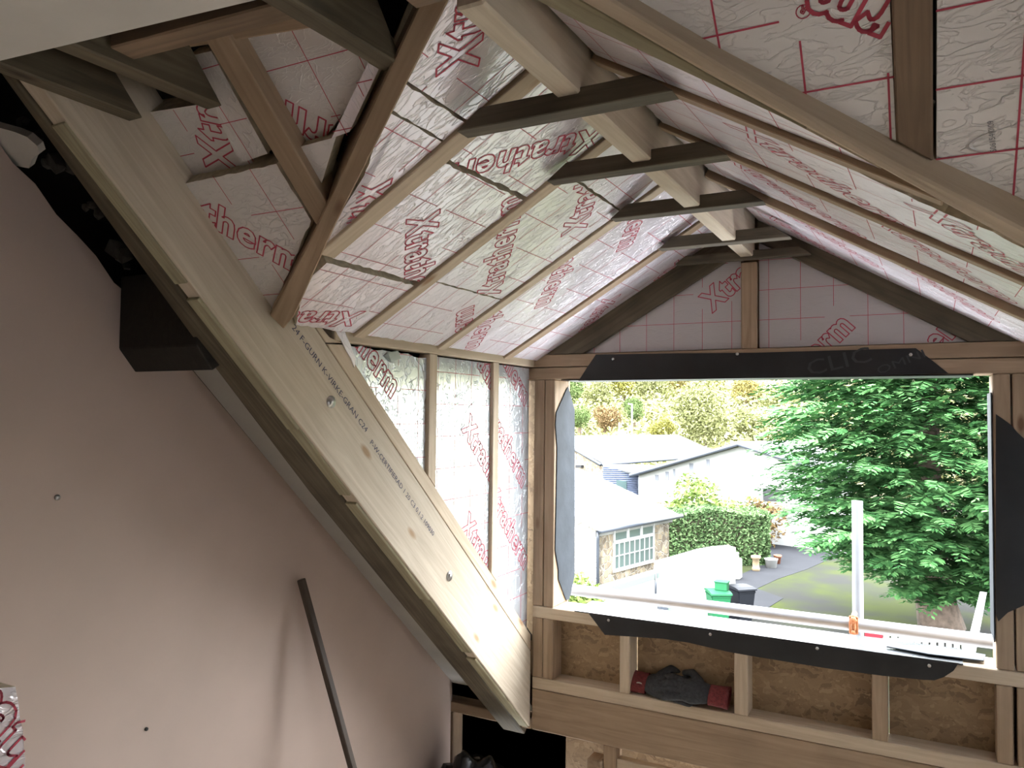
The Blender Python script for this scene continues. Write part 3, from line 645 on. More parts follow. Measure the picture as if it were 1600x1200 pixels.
# ================================================================== THE GABLE WALL WITH THE WINDOW OPENING
YG = 3.0
wf = empty('wall_front', (-.6, 3.05, -1.3)); tag(wf, kind='structure')
def gb(name, x0, x1, z0, z1, mat, lab, cat, d=.09, y0=YG, group=None):
    return tag(box(name, (x0, y0, z0), (x1, y0 + d, z1), mat), lab, cat, group)
gb('top_plate', -1.545, .50, .206, .258, 'wood_tan', 'upper of the two plates above the window opening', 'timber plate', .14)
gb('top_plate', -1.545, .50, .152, .203, 'wood_tan', 'lower of the two plates above the window opening', 'timber plate', .14)
gb('window_post', -1.485, -1.438, -.806, .151, 'wood_tan', 'post left of the window, next to the silver cheek', 'post', .14)
gb('window_post', -1.435, -1.389, -.806, .151, 'wood_tan', 'post left of the window, forming the window edge', 'post', .14)
gb('window_post', .193, .243, -.806, .151, 'wood_tan', 'post right of the window, forming the window edge', 'post', .14)
gb('window_post', .249, .340, -.806, .151, 'wood_tan', 'outer post right of the window at the picture edge', 'post', .14)
gb('window_sill', -1.485, .345, -.856, -.808, 'wood_new', 'timber sill plate under the window opening', 'sill', .14)
for i, (x0, x1, lab) in enumerate(((-1.485, -1.438, 'short stud under the sill in the left corner'), (-1.436, -1.389, 'second short stud under the sill from the left corner'), (-1.094, -1.052, 'short stud under the sill left of the gloves'), (-.643, -.593, 'short stud under the sill right of the gloves'), (-.175, -.126, 'short stud under the sill below the right part of the window'), (.192, .238, 'short stud under the sill at the right end'), (.249, .34, 'broad short stud under the sill at the picture edge'))):
    gb('cripple_stud', x0, x1, -1.105, -.857, 'wood_new' if i in (2, 3) else 'wood_tan', lab, 'stud', .09)
gb('bottom_plate', -1.485, .50, -1.154, -1.106, 'wood_new', 'plate under the short studs with gloves lying on it', 'timber plate', .10)
gb('floor_beam', -1.485, .50, -1.325, -1.156, 'wood_tan', 'deep stained beam below the short studs', 'beam', .10)
for x0, x1, lab in ((-1.40, -1.055, 'left'), (-1.05, -.60, 'glove'), (-.595, -.13, 'centre'), (-.125, .40, 'right')):
    box('osb_panel', (x0, 3.092, -1.115), (x1, 3.107, -.84), 'osb', wf, bevel=0)
box('osb_panel', (-1.62, 3.145, .165), (.5, 3.16, 1.0), 'osb', wf, bevel=0)
box('osb_panel', (-2.1, 3.145, -2.0), (-1.39, 3.16, .35), 'osb', wf, bevel=0, axis=2)
box('osb_panel', (.25, 3.145, -2.0), (2.7, 3.16, .35), 'osb', wf, bevel=0)
box('osb_panel', (-2.1, 3.145, -2.0), (2.7, 3.16, -1.15), 'osb', wf, bevel=0)
# king stud and gable rafters
gb('king_stud', -.615, -.558, .259, .588, 'wood_tan', 'stained king stud in the middle of the gable triangle', 'stud', .05)
tag(slab('gable_rafter', [(-1.262, 3.0, .26), (-1.43, 3.0, .26), (-.62, 3.0, zL(-.62, .02)), (-.62, 3.0, .627)], (0, .045, 0), 'wood_old', U=(1, 0, DP), bevel=.002), 'dark rafter along the left edge of the gable triangle', 'rafter')
tag(slab('gable_rafter', [(.128, 3.0, .26), (.30, 3.0, .26), (-.555, 3.0, zR(-.555, 3, .02)), (-.555, 3.0, .665)], (0, .045, 0), 'wood_old', U=(1, 0, -DP), bevel=.002), 'dark rafter along the right edge of the gable triangle', 'rafter')
YB = 3.022
def gl(a, b, **k): return dict(a=onY(*a, YB), b=onY(*b, YB), **k)
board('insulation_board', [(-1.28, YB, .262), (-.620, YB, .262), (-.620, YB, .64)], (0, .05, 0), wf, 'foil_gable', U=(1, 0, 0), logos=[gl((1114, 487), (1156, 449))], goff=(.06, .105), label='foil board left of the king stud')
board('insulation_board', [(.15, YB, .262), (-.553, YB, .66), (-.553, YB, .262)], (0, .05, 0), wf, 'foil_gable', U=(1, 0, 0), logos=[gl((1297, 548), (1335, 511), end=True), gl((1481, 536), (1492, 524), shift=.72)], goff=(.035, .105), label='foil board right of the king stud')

# ------------------------------------------------------------------ black membrane dressed round the opening
def sheet(name, pts, depth, lab, mat='membrane'): return tag(slab(name, pts, depth, mat, U=(1, 0, 0)), lab, 'membrane')
def g(x, y, Y=2.9965): return onY(x, y, Y)
hd = sheet('window_membrane', [g(931, 554), g(1060, 552), g(1180, 551), g(1431, 544), g(1455, 562), g(1482, 583.5), g(1300, 588), g(1100, 592), g(904, 595), g(916, 576)], (0, .0025, 0), 'black membrane strip stapled over the window head')
Fh = OUT[hd.name][1]
solid_text('faint_print', 'CLIC', Fh, g(1262, 588, 2.996), g(1380, 560, 2.996), .22, .055, 'membrane_print', hd)
solid_text('faint_print', 'OMNI', Fh, g(1372, 586, 2.996), g(1440, 560, 2.996), .16, .028, 'membrane_print', hd)
box('head_lining', (-1.36, 2.998, .147), (.14, 3.17, .1505), 'membrane', hd, bevel=0)
for sx, sy in ((1152, 553), (958, 561), (1423, 554)):
    p = g(sx, sy, 2.995); tube('staple', [p, p + V3((0, -.003, 0))], .006, 'screw', hd, seg=6)
sm_ = sheet('window_membrane', [g(919, 957.5), g(1040, 973), g(1200, 995), g(1370, 1019), g(1498, 1036), g(1490, 1048), g(1475, 1058), g(1460, 1063), g(1440, 1062), g(1380, 1056), g(1290, 1044), g(1180, 1026), g(1140, 1019), g(1075, 1004), g(1035, 998), g(945, 992)], (0, .0025, 0), 'black membrane flap hanging down from the window sill')
box('sill_lining', (-1.29, 2.996, -.8085), (.10, 3.19, -.804), 'membrane_gloss', sm_, bevel=0)
for sx, sy in ((951, 969), (1110, 991), (1277, 1013), (1452, 1040)):
    p = g(sx, sy, 2.995); tube('staple', [p, p + V3((0, -.003, 0))], .006, 'screw', sm_, seg=6)
XS = -1.384
tag(slab('window_membrane', [onX(888, 604, XS), onX(884, 612, XS), onX(869.5, 645, XS), onX(868.5, 665, XS), onX(871, 700, XS), onX(870, 760, XS), onX(868, 860, XS), onX(873, 890, XS), onX(873, 905, XS), onX(885, 938, XS), onX(889, 936, XS), onX(889, 940, XS), onX(898, 900, XS), onX(898, 640, XS)], (-.0025, 0, 0), 'membrane_grey', U=(0, 0, 1)), 'grey membrane flap folded along the left side of the opening', 'membrane')
XS2 = .1895
mr2 = sheet('window_membrane', [g(1556, 647), g(1568, 655), g(1580, 664), g(1590, 676), g(1601, 686), g(1640, 700), g(1640, 930), g(1600, 946), g(1575, 957), g(1560, 971), g(1556, 960)], (0, .0025, 0), 'black membrane strip on the right window post')
box('side_lining', (XS2 - .002, 2.996, -.72), (XS2 + .001, 3.16, .09), 'membrane_grey', mr2, bevel=0)
tag(slab('membrane_offcut', [V3((-.13, 3.06, -.800)), V3((.0, 3.03, -.799)), V3((.16, 3.04, -.799)), V3((.17, 3.12, -.799)), V3((.02, 3.15, -.799)), V3((-.10, 3.09, -.796))], (0, 0, .004), 'membrane_grey', U=(1, 0, 0)), 'loose membrane offcut lying on the right end of the sill', 'membrane')

# ------------------------------------------------------------------ things lying about
# lengths of timber low down beyond the end of the brown wall
tag(box('eaves_plate', (-2.15, 3.02, -1.335), (-1.50, 3.10, -1.29), 'wood_tan'), 'low timber plate in the dark eaves beyond the brown wall', 'timber plate')
tag(box('eaves_stud', (-1.93, 3.02, -1.75), (-1.885, 3.10, -1.337), 'wood_brown'), 'low stud in the dark eaves beyond the brown wall', 'stud')
tag(box('ashlar_stud', (-1.165, 3.01, -1.78), (-1.11, 3.08, -1.327), 'wood_tan'), 'low stud below the deep beam at the bottom of the picture', 'stud')
tag(box('ashlar_rail', (-1.108, 3.01, -1.42), (-.60, 3.05, -1.372), 'wood_new'), 'low rail below the deep beam at the bottom of the picture', 'timber')
tag(box('timber_offcut', (-1.23, 2.99, -1.46), (-1.168, 3.07, -1.39), 'wood_tan'), 'short brown offcut beside the low stud under the deep beam', 'timber')
# dark stick leaning on the brown wall
P0 = V3((-1.872, 2.005, -.562)); P1 = onX(550, 1212, -1.70); dd = (P1 - P0); P2 = P0 + dd * ((FL - P0.z) / dd.z)
tag(beam('stick', P0, P2, .024, .022, 'wood_stick', up=(1, 0, .2)), 'thin dark stick leaning against the brown wall', 'stick')
# screws in the brown wall
for sx, sy, lab in ((89, 777, 'shiny screw head in the middle of the brown wall'), (228, 1139, 'dark screw low on the brown wall, left of the stick')):
    p = onX(sx, sy, XW)
    tag(tube('screw', [p + V3((-.003, 0, 0)), p + V3((.004, 0, 0))], .007 if sy < 800 else .005, 'screw' if sy < 800 else 'rubble', seg=10), lab, 'screw')
# offcut of foil board standing against the wall, bottom left
XO = -1.20
oc = board('foil_board_offcut', [onX(-40, 1080, XO), onX(0, 1075, XO), onX(24, 1073, XO), onX(29, 1100, XO), onX(44, 1225, XO), onX(60, 1420, XO), onX(-40, 1420, XO)], (-.05, 0, 0), None, 'foil_fine', U=(0, 1, 0), rough=.002, logos=[dict(a=onX(-26, 1165, XO), b=onX(25, 1215, XO), shift=.4)], goff=(.02, .22))
tag(oc, 'foil-faced board offcut standing in the bottom left corner', 'insulation board')
# gloves on the plate
def glove(name, p, rz, lab, flip=1, tilt=0.0):
    root = empty(name, p); root.rotation_euler = (tilt, 0, rz); root.scale = (1.3, 1.3, 1.3); tag(root, lab, 'glove', 'work gloves on the plate')
    Mw = Matrix.Translation(p) @ Matrix.Rotation(rz, 4, 'Z') @ Matrix.Rotation(tilt, 4, 'X') @ Matrix.Scale(1.3, 4); PW[root.name] = Mw
    bm = bmesh.new()
    def ell(c, s, rot=0):
        mt = Matrix.Translation(c) @ Matrix.Rotation(rot, 4, 'Z') @ Matrix.Diagonal((*s, 1))
        bmesh.ops.create_uvsphere(bm, u_segments=14, v_segments=9, radius=1, matrix=mt)
    # palm + back of the hand, then fingers as tapered chains
    ell((0, 0, .020), (.052, .043, .020))
    ell((.03, 0, .019), (.03, .036, .018))
    def chain(pts, rr):
        for i in range(len(pts) - 1):
            for t in range(5):
                q = Vector(pts[i]).lerp(Vector(pts[i + 1]), t / 5); r = rr[i] + (rr[i + 1] - rr[i]) * t / 5
                bmesh.ops.create_icosphere(bm, subdivisions=2, radius=r, matrix=Matrix.Translation(q))
    for k, (yo, ln) in enumerate(((.032, .062), (.012, .075), (-.009, .070), (-.029, .052))):
        chain([(-.035, yo * .9, .020), (-.035 - ln * .55, yo * 1.15, .022), (-.035 - ln, yo * 1.2, .012)], [.0125, .0115, .009])
    chain([(.012, .035 * flip, .022), (-.015, .060 * flip, .024), (-.045, .062 * flip, .014)], [.014, .0125, .010])
    me = bpy.data.meshes.new('hand'); bm.to_mesh(me); bm.free()
    hand = link('hand', me, 'glove_grey', root, Mw.copy())
    rm = hand.modifiers.new('fuse', 'REMESH'); rm.mode = 'VOXEL'; rm.voxel_size = .0032; rm.use_smooth_shade = True
    sm = hand.modifiers.new('soften', 'SMOOTH'); sm.iterations = 4; sm.factor = .5
    # knitted cuff
    bm = bmesh.new(); N = 20; rings = []
    for i, (x, sy, sz) in enumerate(((.048, .034, .016), (.06, .033, .015), (.075, .034, .0155), (.09, .035, .016), (.105, .037, .017), (.103, .034, .014), (.08, .030, .012))):
        rings.append([bm.verts.new((x, math.cos(a * 2 * math.pi / N) * sy * (1 + .03 * (a % 2)), .018 + math.sin(a * 2 * math.pi / N) * sz)) for a in range(N)])
    for i in range(len(rings) - 1):
        for a in range(N): bm.faces.new((rings[i][a], rings[i][(a + 1) % N], rings[i + 1][(a + 1) % N], rings[i + 1][a]))
    for f in bm.faces: f.smooth = True
    me = bpy.data.meshes.new('cuff'); bm.to_mesh(me); bm.free()
    link('cuff', me, 'glove_red', root, Mw.copy())
    return root
plain('glove_grey', (0.035, 0.037, 0.040), .8, noise=.3, scale=120, bump=.5)
plain('glove_red', (0.16, 0.025, 0.025), .85, noise=.3, scale=150, bump=.6)
zt = -1.105
glove('work_glove', V3((-.80, 3.030, zt + .030)), 0.0, 'grey work glove with red cuff at right, lying on top', 1, .62)
glove('work_glove', V3((-.93, 3.060, zt + .022)), math.pi * .99, 'grey work glove with red cuff at left, lying behind', -1, -.75)
# ring of tape / wire beside the stud
bm = bmesh.new()
N1, N2 = 24, 6
rg = [[bm.verts.new(((.020 + .003 * math.cos(b_)) * math.cos(a_), .003 * math.sin(b_), (.020 + .003 * math.cos(b_)) * math.sin(a_))) for b_ in [2 * math.pi * j / N2 for j in range(N2)]] for a_ in [2 * math.pi * i / N1 for i in range(N1)]]
for i in range(N1):
    for j in range(N2): bm.faces.new((rg[i][j], rg[(i + 1) % N1][j], rg[(i + 1) % N1][(j + 1) % N2], rg[i][(j + 1) % N2]))
for f in bm.faces: f.smooth = True
me = bpy.data.meshes.new('cable_ring'); bm.to_mesh(me); bm.free()
plain('white_plastic', (0.45, 0.42, 0.36), .5)
tag(link('cable_ring', me, 'white_plastic', None, Matrix.Translation(V3((-1.020, 3.025, zt + .024)))), 'small off-white ring standing beside the stud left of the gloves', 'ring')
# rubbish bag in the dark eaves
bm = bmesh.new(); bmesh.ops.create_icosphere(bm, subdivisions=4, radius=1)
from mathutils import noise as NZ
for v in bm.verts:
    d = 1 + .28 * NZ.noise(v.co * 2.1) + .12 * NZ.noise(v.co * 6)
    v.co = Vector((v.co.x * .16 * d, v.co.y * .15 * d, v.co.z * .17 * d))
for f in bm.faces: f.smooth = True
me = bpy.data.meshes.new('rubbish_bag'); bm.to_mesh(me); bm.free()
plain('bag_black', (0.012, 0.012, 0.013), .22, bump=.6, scale=14)
tag(link('rubbish_bag', me, 'bag_black', None, Matrix.Translation(V3((-1.70, 2.86, -1.60)))), 'shiny black plastic bag on the floor under the sloping rafter', 'bag')

# ================================================================== OUTSIDE
GZ = -6.0
def leafmat(name, cols, rough=.75, trans=0.0):
    m, n, l, b = newmat(name)
    ge = n.new('ShaderNodeNewGeometry'); tc = n.new('ShaderNodeTexCoord'); nz = n.new('ShaderNodeTexNoise'); nz.inputs['Scale'].default_value = .9
    l.new(tc.outputs['Object'], nz.inputs['Vector'])
    mx = n.new('ShaderNodeMath'); mx.operation = 'MULTIPLY_ADD'; mx.inputs[1].default_value = .55
    l.new(ge.outputs['Random Per Island'], mx.inputs[0])
    m2 = n.new('ShaderNodeMath'); m2.operation = 'MULTIPLY'; m2.inputs[1].default_value = .5; l.new(nz.outputs['Fac'], m2.inputs[0]); l.new(m2.outputs[0], mx.inputs[2])
    r = n.new('ShaderNodeValToRGB'); e = r.color_ramp.elements
    e[0].color = (*cols[0], 1); e[1].color = (*cols[-1], 1); e[0].position = .12; e[1].position = .85
    for i, c in enumerate(cols[1:-1]):
        x = e.new(.12 + .73 * (i + 1) / (len(cols) - 1)); x.color = (*c, 1)
    l.new(mx.outputs[0], r.inputs['Fac']); l.new(r.outputs['Color'], b.inputs['Base Color']); b.inputs['Roughness'].default_value = rough
    b.inputs['Specular IOR Level'].default_value = .06
    MATS[name] = m
leafmat('leaf_conifer', ((0.0156, 0.053, 0.017), (0.0353, 0.1061, 0.0339), (0.0672, 0.1697, 0.053), (0.1132, 0.2334, 0.0849)))
leafmat('leaf_hedge', ((0.0243, 0.0486, 0.0203), (0.0729, 0.1215, 0.0486), (0.1377, 0.2025, 0.0891)))
leafmat('leaf_fresh', ((0.051, 0.0816, 0.0204), (0.1122, 0.1632, 0.0408), (0.1938, 0.2346, 0.0714)))
leafmat('leaf_green', ((0.0384, 0.0576, 0.0192), (0.0653, 0.096, 0.0307), (0.0998, 0.1306, 0.0499)))
leafmat('leaf_yellow', ((0.1061, 0.1061, 0.0206), (0.1632, 0.155, 0.0365), (0.2122, 0.1958, 0.0653)))
leafmat('leaf_pale', ((0.0968, 0.1037, 0.0346), (0.1313, 0.1382, 0.0553), (0.1728, 0.1728, 0.0864)))
leafmat('leaf_rust', ((0.0653, 0.0408, 0.0163), (0.1104, 0.0696, 0.0326), (0.1469, 0.1061, 0.049)))
leafmat('leaf_ochre', ((0.1061, 0.0854, 0.0245), (0.155, 0.1267, 0.0408), (0.1877, 0.1632, 0.0614)))
plain('bark', (.11, .08, .06), .9, noise=.4, scale=6, bump=.6)
plain('render_white', (.33, .33, .32), .85, noise=.06, scale=2, spec=.1)
plain('render_dirty', (.22, .22, .205), .85, noise=.15, scale=1.5, spec=.1)
plain('roof_slate', (.095, .10, .108), .7, noise=.12, scale=1.2, spec=.1)
plain('roof_sheet', (.13, .135, .14), .7, noise=.08, scale=1, spec=.1)
plain('gutter', (.035, .04, .05), .4)
plain('cladding_blue', (0.084, 0.102, 0.156), .5)
plain('glass_dark', (.05, .075, .075), .08)
plain('glass_green', (0.066, 0.09, 0.084), .1)
plain('paint_white', (.32, .32, .31), .6, spec=.2)
plain('bin_green', (.010, .075, .03), .6, spec=.15)
plain('bin_black', (.008, .009, .012), .6, spec=.15)
plain('door_green', (0.12, 0.18, 0.12), .6)
plain('fascia_green', (.08, .10, .085), .6)
plain('fence_wood', (0.276, 0.252, 0.18), .8, noise=.15, scale=3)
plain('terracotta', (0.238, 0.084, 0.042), .7)
plain('pot_beige', (0.216, 0.162, 0.096), .8)
plain('tarmac', (.021, .0215, .024), .9, noise=.12, scale=.8, spec=.05)
plain('hill_grass', (0.132, 0.12, 0.054), .9, noise=.4, scale=.06)
plain('coupler_rust', (0.285, 0.1125, 0.045), .75, noise=.3, scale=60)
plain('galvanised_dull', (.085, .09, .10), .55, metal=.2, noise=.1, scale=10)
plain('tag_red', (0.385, 0.035, 0.084), .5)
plain('dark_void', (.02, .02, .022), .9)
# rubble stone walling
m, n, l, b = newmat('stone'); MATS['stone'] = m
tc = n.new('ShaderNodeTexCoord'); mp = n.new('ShaderNodeMapping'); mp.inputs['Scale'].default_value = (5, 5, 11)
vo = n.new('ShaderNodeTexVoronoi'); vo.inputs['Scale'].default_value = 1.0; ve = n.new('ShaderNodeTexVoronoi'); ve.feature = 'DISTANCE_TO_EDGE'; ve.inputs['Scale'].default_value = 1.0
l.new(tc.outputs['Object'], mp.inputs['Vector']); l.new(mp.outputs[0], vo.inputs['Vector']); l.new(mp.outputs[0], ve.inputs['Vector'])
sx = n.new('ShaderNodeSeparateColor'); l.new(vo.outputs['Color'], sx.inputs[0])
r = n.new('ShaderNodeValToRGB'); e = r.color_ramp.elements
e[0].color = (.08, .06, .04, 1); e[1].color = (.24, .19, .12, 1); x = e.new(.5); x.color = (.15, .115, .075, 1)
l.new(sx.outputs[0], r.inputs['Fac'])
mr = n.new('ShaderNodeMapRange'); mr.inputs['From Min'].default_value = .02; mr.inputs['From Max'].default_value = .10; l.new(ve.outputs['Distance'], mr.inputs['Value'])
mx = n.new('ShaderNodeMixRGB'); mx.inputs['Color1'].default_value = (.24, .215, .175, 1); l.new(mr.outputs[0], mx.inputs['Fac']); l.new(r.outputs['Color'], mx.inputs['Color2'])
l.new(mx.outputs['Color'], b.inputs['Base Color']); b.inputs['Roughness'].default_value = .9
bp = n.new('ShaderNodeBump'); bp.inputs['Distance'].default_value = .03; l.new(mr.outputs[0], bp.inputs['Height']); l.new(bp.outputs['Normal'], b.inputs['Normal'])
m2_ = MATS['stone'].copy(); m2_.name = 'stone_lit'; MATS['stone_lit'] = m2_  # brightened copy of the stone: glare on the lit gable put into colour
for nd in m2_.node_tree.nodes:
    if nd.bl_idname == 'ShaderNodeValToRGB':
        for el, cc in zip(nd.color_ramp.elements, ((.20, .17, .13, 1), (.30, .27, .22, 1), (.38, .35, .30, 1))): el.color = cc
    if nd.bl_idname == 'ShaderNodeMixRGB': nd.inputs['Color1'].default_value = (.36, .34, .31, 1)
# mossy yard
m, n, l, b = newmat('mossy_yard'); MATS['mossy_yard'] = m
tc = n.new('ShaderNodeTexCoord'); nz = n.new('ShaderNodeTexNoise'); nz.inputs['Scale'].default_value = .42; nz.inputs['Detail'].default_value = 5
l.new(tc.outputs['Object'], nz.inputs['Vector'])
r = n.new('ShaderNodeValToRGB'); e = r.color_ramp.elements
e[0].position = .38; e[1].position = .62; e[0].color = (.020, .020, .018, 1); e[1].color = (.027, .034, .008, 1); x = e.new(.5); x.color = (.022, .025, .014, 1)
l.new(nz.outputs['Fac'], r.inputs['Fac']); l.new(r.outputs['Color'], b.inputs['Base Color']); b.inputs['Roughness'].default_value = .95; b.inputs['Specular IOR Level'].default_value = .04

gr = slab('ground', [(-70, 8, GZ), (70, 8, GZ), (70, 75, GZ), (-70, 75, GZ)], (0, 0, -.2), 'mossy_yard'); tag(gr, kind='structure')
hl = slab('ground_hill', [(-120, 62, GZ - .3), (100, 62, GZ - .3), (100, 150, 9.5), (-120, 150, 9.5)], (0, .3, -1), 'hill_grass'); tag(hl, kind='structure')
def gp(x, y, dz=.012): p = onZ(x, y, GZ); p.z = GZ + dz; return p
tm = slab('pavement', [gp(q[0], q[1]) for q in ((1120, 985), (1160, 975), (1224, 935), (1183, 920), (1215, 905), (1260, 890), (1310, 868), (1360, 850), (1400, 835), (1215, 835), (1200, 862), (1175, 890), (1120, 915))], (0, 0, -.01), 'tarmac'); tag(tm, kind='structure')

# ------------------------------------------------------------------ foliage helpers
def quads_mesh(name, Q, mat, parent=None, mw=None):
    verts = []; faces = []
    for q in Q:
        i = len(verts); verts += [tuple(v) for v in q]; faces.append(tuple(range(i, i + len(q))))
    me = bpy.data.meshes.new(name); me.from_pydata(verts, [], faces); me.update()
    return link(name, me, mat, parent, mw if mw is not None else Matrix.Identity(4))
def leafquad(c, s, el=1.5):
    d = Vector((random.gauss(0, 1), random.gauss(0, 1), random.gauss(0, .7))).normalized()
    q = d.orthogonal().normalized(); q = Matrix.Rotation(random.uniform(0, 6.28), 3, d) @ q
    a, b2 = d * s * el, q * s
    return (c - a * .5, c + b2 * .35, c + a * .5, c - b2 * .35)
def cloud(rx, ry, rz, n, s, lumps=7):
    """leaves gathered in rounded lumps over an ellipsoidal crown"""
    Q = []; L = []
    for i in range(lumps):
        d = Vector((random.gauss(0, 1), random.gauss(0, 1), random.gauss(0, 1))).normalized()
        L.append((Vector((d.x * rx * .55, d.y * ry * .55, d.z * rz * .5)), random.uniform(.4, .6)))
    L.append((Vector((0, 0, 0)), .8))
    for i in range(n):
        c, k = random.choice(L)
        d = Vector((random.gauss(0, 1), random.gauss(0, 1), random.gauss(0, 1))).normalized() * (random.random() ** .25)
        Q.append(leafquad(c + Vector((d.x * rx * k, d.y * ry * k, d.z * rz * k)), s * random.uniform(.6, 1.3)))
    return Q
def tree(name, base, crown_c, r, mat, n, s, lab, cat='tree', group=None, lumps=8, trunk=.12):
    root = empty(name, base); tag(root, lab, cat, group)
    Mw = Matrix.Translation(crown_c)
    quads_mesh('foliage', cloud(*r, n, s, lumps), mat, root, Mw)
    top = Vector(crown_c)
    if trunk:
        t = tube('trunk', [base, Vector(base).lerp(top, .5) + Vector((.1, 0, 0)), top], trunk, 'bark', root, seg=7, radii=[trunk * 1.3, trunk, trunk * .5])
    return root

# ------------------------------------------------------------------ the big conifer
tb0 = onZ(1472, 985, GZ)
root = empty('conifer', tb0); tag(root, 'large dark green conifer filling the right half of the window', 'tree')
trk = tube('trunk', [tb0, tb0 + V3((-.25, 0, 1.3)), tb0 + V3((-.35, 0, 3)), tb0 + V3((-.3, 0, 8)), tb0 + V3((-.2, 0, 14.5))], .4, 'bark', root, seg=12, radii=[.62, .46, .40, .26, .04])
for k in range(9):
    a = random.uniform(0, 6.28); z = random.uniform(.9, 2.4); L_ = random.uniform(1.2, 2.4)
    d = V3((math.cos(a), math.sin(a), 0)); p = tb0 + V3((-.3, 0, z))
    tube('bare_branch', [p, p + d * L_ * .5 + V3((0, 0, .15)), p + d * L_ + V3((0, 0, -.1))], .04, 'bark', root, seg=5, radii=[.06, .04, .015])
Q = []; cx = tb0 + V3((.2, 0, 0))
def crownR(h):
    if h < 3.2: return 4.25 * max(0.0, (h - .9) / 2.3) ** .55
    if h < 8: return 4.25 + .25 * math.sin((h - 3.2) / 4.8 * math.pi)
    return 4.25 * max(0.0, (15.2 - h) / 7.2) ** .75
h = 1.1
while h < 14.9:
    R0 = crownR(h); nb = max(8, int(22 * R0 / 4.25))
    a0 = random.uniform(0, 6.28)
    for k in range(nb):
        a = a0 + k * 6.283 / nb + random.uniform(-.2, .2); R1 = R0 * random.uniform(.78, 1.10)
        d = V3((math.cos(a), math.sin(a), 0)); sd = V3((-d.y, d.x, 0))
        base = cx + V3((0, 0, h + random.uniform(-.15, .15)))
        ns = 7 if R1 > 2 else 5
        for j in range(ns):
            t = (.28, .42, .55, .68, .80, .90, 1.0)[j] if ns == 7 else (.3, .5, .7, .85, 1.0)[j]
            yw = random.uniform(-.9, .9) if j < ns - 1 else random.uniform(-.25, .25)
            fd = (d * math.cos(yw) + sd * math.sin(yw)); fs = V3((-fd.y, fd.x, 0))
            p = base + d * R1 * t + V3((0, 0, -.10 * R1 * t + .12 * R1 * t * t)) + sd * random.uniform(-.25, .25)
            FLn = random.uniform(.55, .95); dr_ = random.uniform(.1, .45)
            roll = random.uniform(-.35, .35); fu = V3((0, 0, 1)) * math.cos(roll) + fs * math.sin(roll); fs2 = fs * math.cos(roll) - V3((0, 0, 1)) * math.sin(roll)
            pr = 9
            for i in range(pr):
                u = (i + .4) / pr
                q = p + fd * FLn * (u - .3) + V3((0, 0, -dr_ * FLn * u * u))
                wl_ = .34 * (1 - .55 * u) + .05
                for sg in (-1, 1):
                    ld = (fd * .75 + fs2 * sg * .9 + V3((0, 0, random.uniform(-.45, .15)))).normalized()
                    wv = (ld.cross(fu)).normalized() * wl_ * .21
                    e_ = q + ld * wl_
                    Q.append((q, q + ld * wl_ * .5 + wv, e_, q + ld * wl_ * .5 - wv))
            q = p + fd * FLn * .62 + V3((0, 0, -dr_ * FLn * .8)); Q.append((q, q + fd * .1 + fs2 * .035, q + fd * .22 + V3((0, 0, -.05)), q + fd * .1 - fs2 * .035))
    h += .20
quads_mesh('foliage', [[Vector(v) - tb0 for v in q] for q in Q], 'leaf_conifer', root, Matrix.Translation(tb0))

# ------------------------------------------------------------------ stone cottage
def at(x, y, dep): return ray(x, y) * dep
A = at(935, 825, 23.0); B = at(1055, 803, 26.5); ze = (A.z + B.z) / 2; A.z = B.z = ze
hd_ = (B - A); hd_.z = 0; LH = hd_.length; hd_.normalize(); pd = V3((-hd_.y, hd_.x, 0))
ho = empty('stone_cottage', V3((A.x, A.y, GZ))); tag(ho, 'low stone cottage with a pale slate roof and a white barred window', 'house')
RUN, RISE = 4.0, 1.3
def H(u, v, z): return A + hd_ * u + pd * v + V3((0, 0, z))
slab('wall', [H(.15, .15, GZ - ze), H(LH - .15, .15, GZ - ze), H(LH - .15, .15, .02), H(.15, .15, .02)], pd * .3, 'stone', ho)
slab('gable_wall', [H(.15, .15, GZ - ze), H(.15, RUN * 2, GZ - ze), H(.15, RUN * 2, 0), H(.15, RUN, RISE - .08), H(.15, .15, 0)], hd_ * .3, 'stone_lit', ho)
slab('gable_wall', [H(LH - .15, .15, GZ - ze), H(LH - .15, RUN * 2, GZ - ze), H(LH - .15, RUN * 2, 0), H(LH - .15, RUN, RISE - .08), H(LH - .15, .15, 0)], -hd_ * .3, 'stone', ho)
rfn = (pd * -RISE + V3((0, 0, RUN))).normalized()
rf = slab('roof', [H(-.12, -.15, -.03), H(LH + .12, -.15, -.03), H(LH + .12, RUN, RISE), H(-.12, RUN, RISE)], -rfn * .06, 'roof_slate', ho, U=hd_)
for i in range(1, 9):
    t = i / 9
    slab('slate_course', [H(-.12, -.15 + (RUN + .15) * t, -.03 + (RISE + .03) * t + .012), H(LH + .12, -.15 + (RUN + .15) * t, -.03 + (RISE + .03) * t + .012), H(LH + .12, RUN * (t + .1), RISE * (t + .1) + .004), H(-.12, RUN * (t + .1), RISE * (t + .1) + .004)], -rfn * .012, 'roof_slate', rf, U=hd_) if t < .85 else None
slab('roof', [H(-.12, RUN, RISE), H(LH + .12, RUN, RISE), H(LH + .12, RUN * 2 + .15, 0), H(-.12, RUN * 2 + .15, 0)], V3((0, 0, -.06)), 'roof_slate', ho, U=hd_)
tube('gutter', [H(-.15, -.17, -.06), H(LH + .15, -.17, -.06)], .075, 'gutter', ho, seg=8)
slab('fascia', [H(.0, .10, -.10), H(LH, .10, -.10), H(LH, .10, -.28), H(0, .10, -.28)], pd * .04, 'render_dirty', ho)
tube('downpipe', [H(.05, .05, -.1), H(.05, .05, -.35), H(.12, .10, -.5), H(.12, .10, -3)], .05, 'gutter', ho, seg=8)
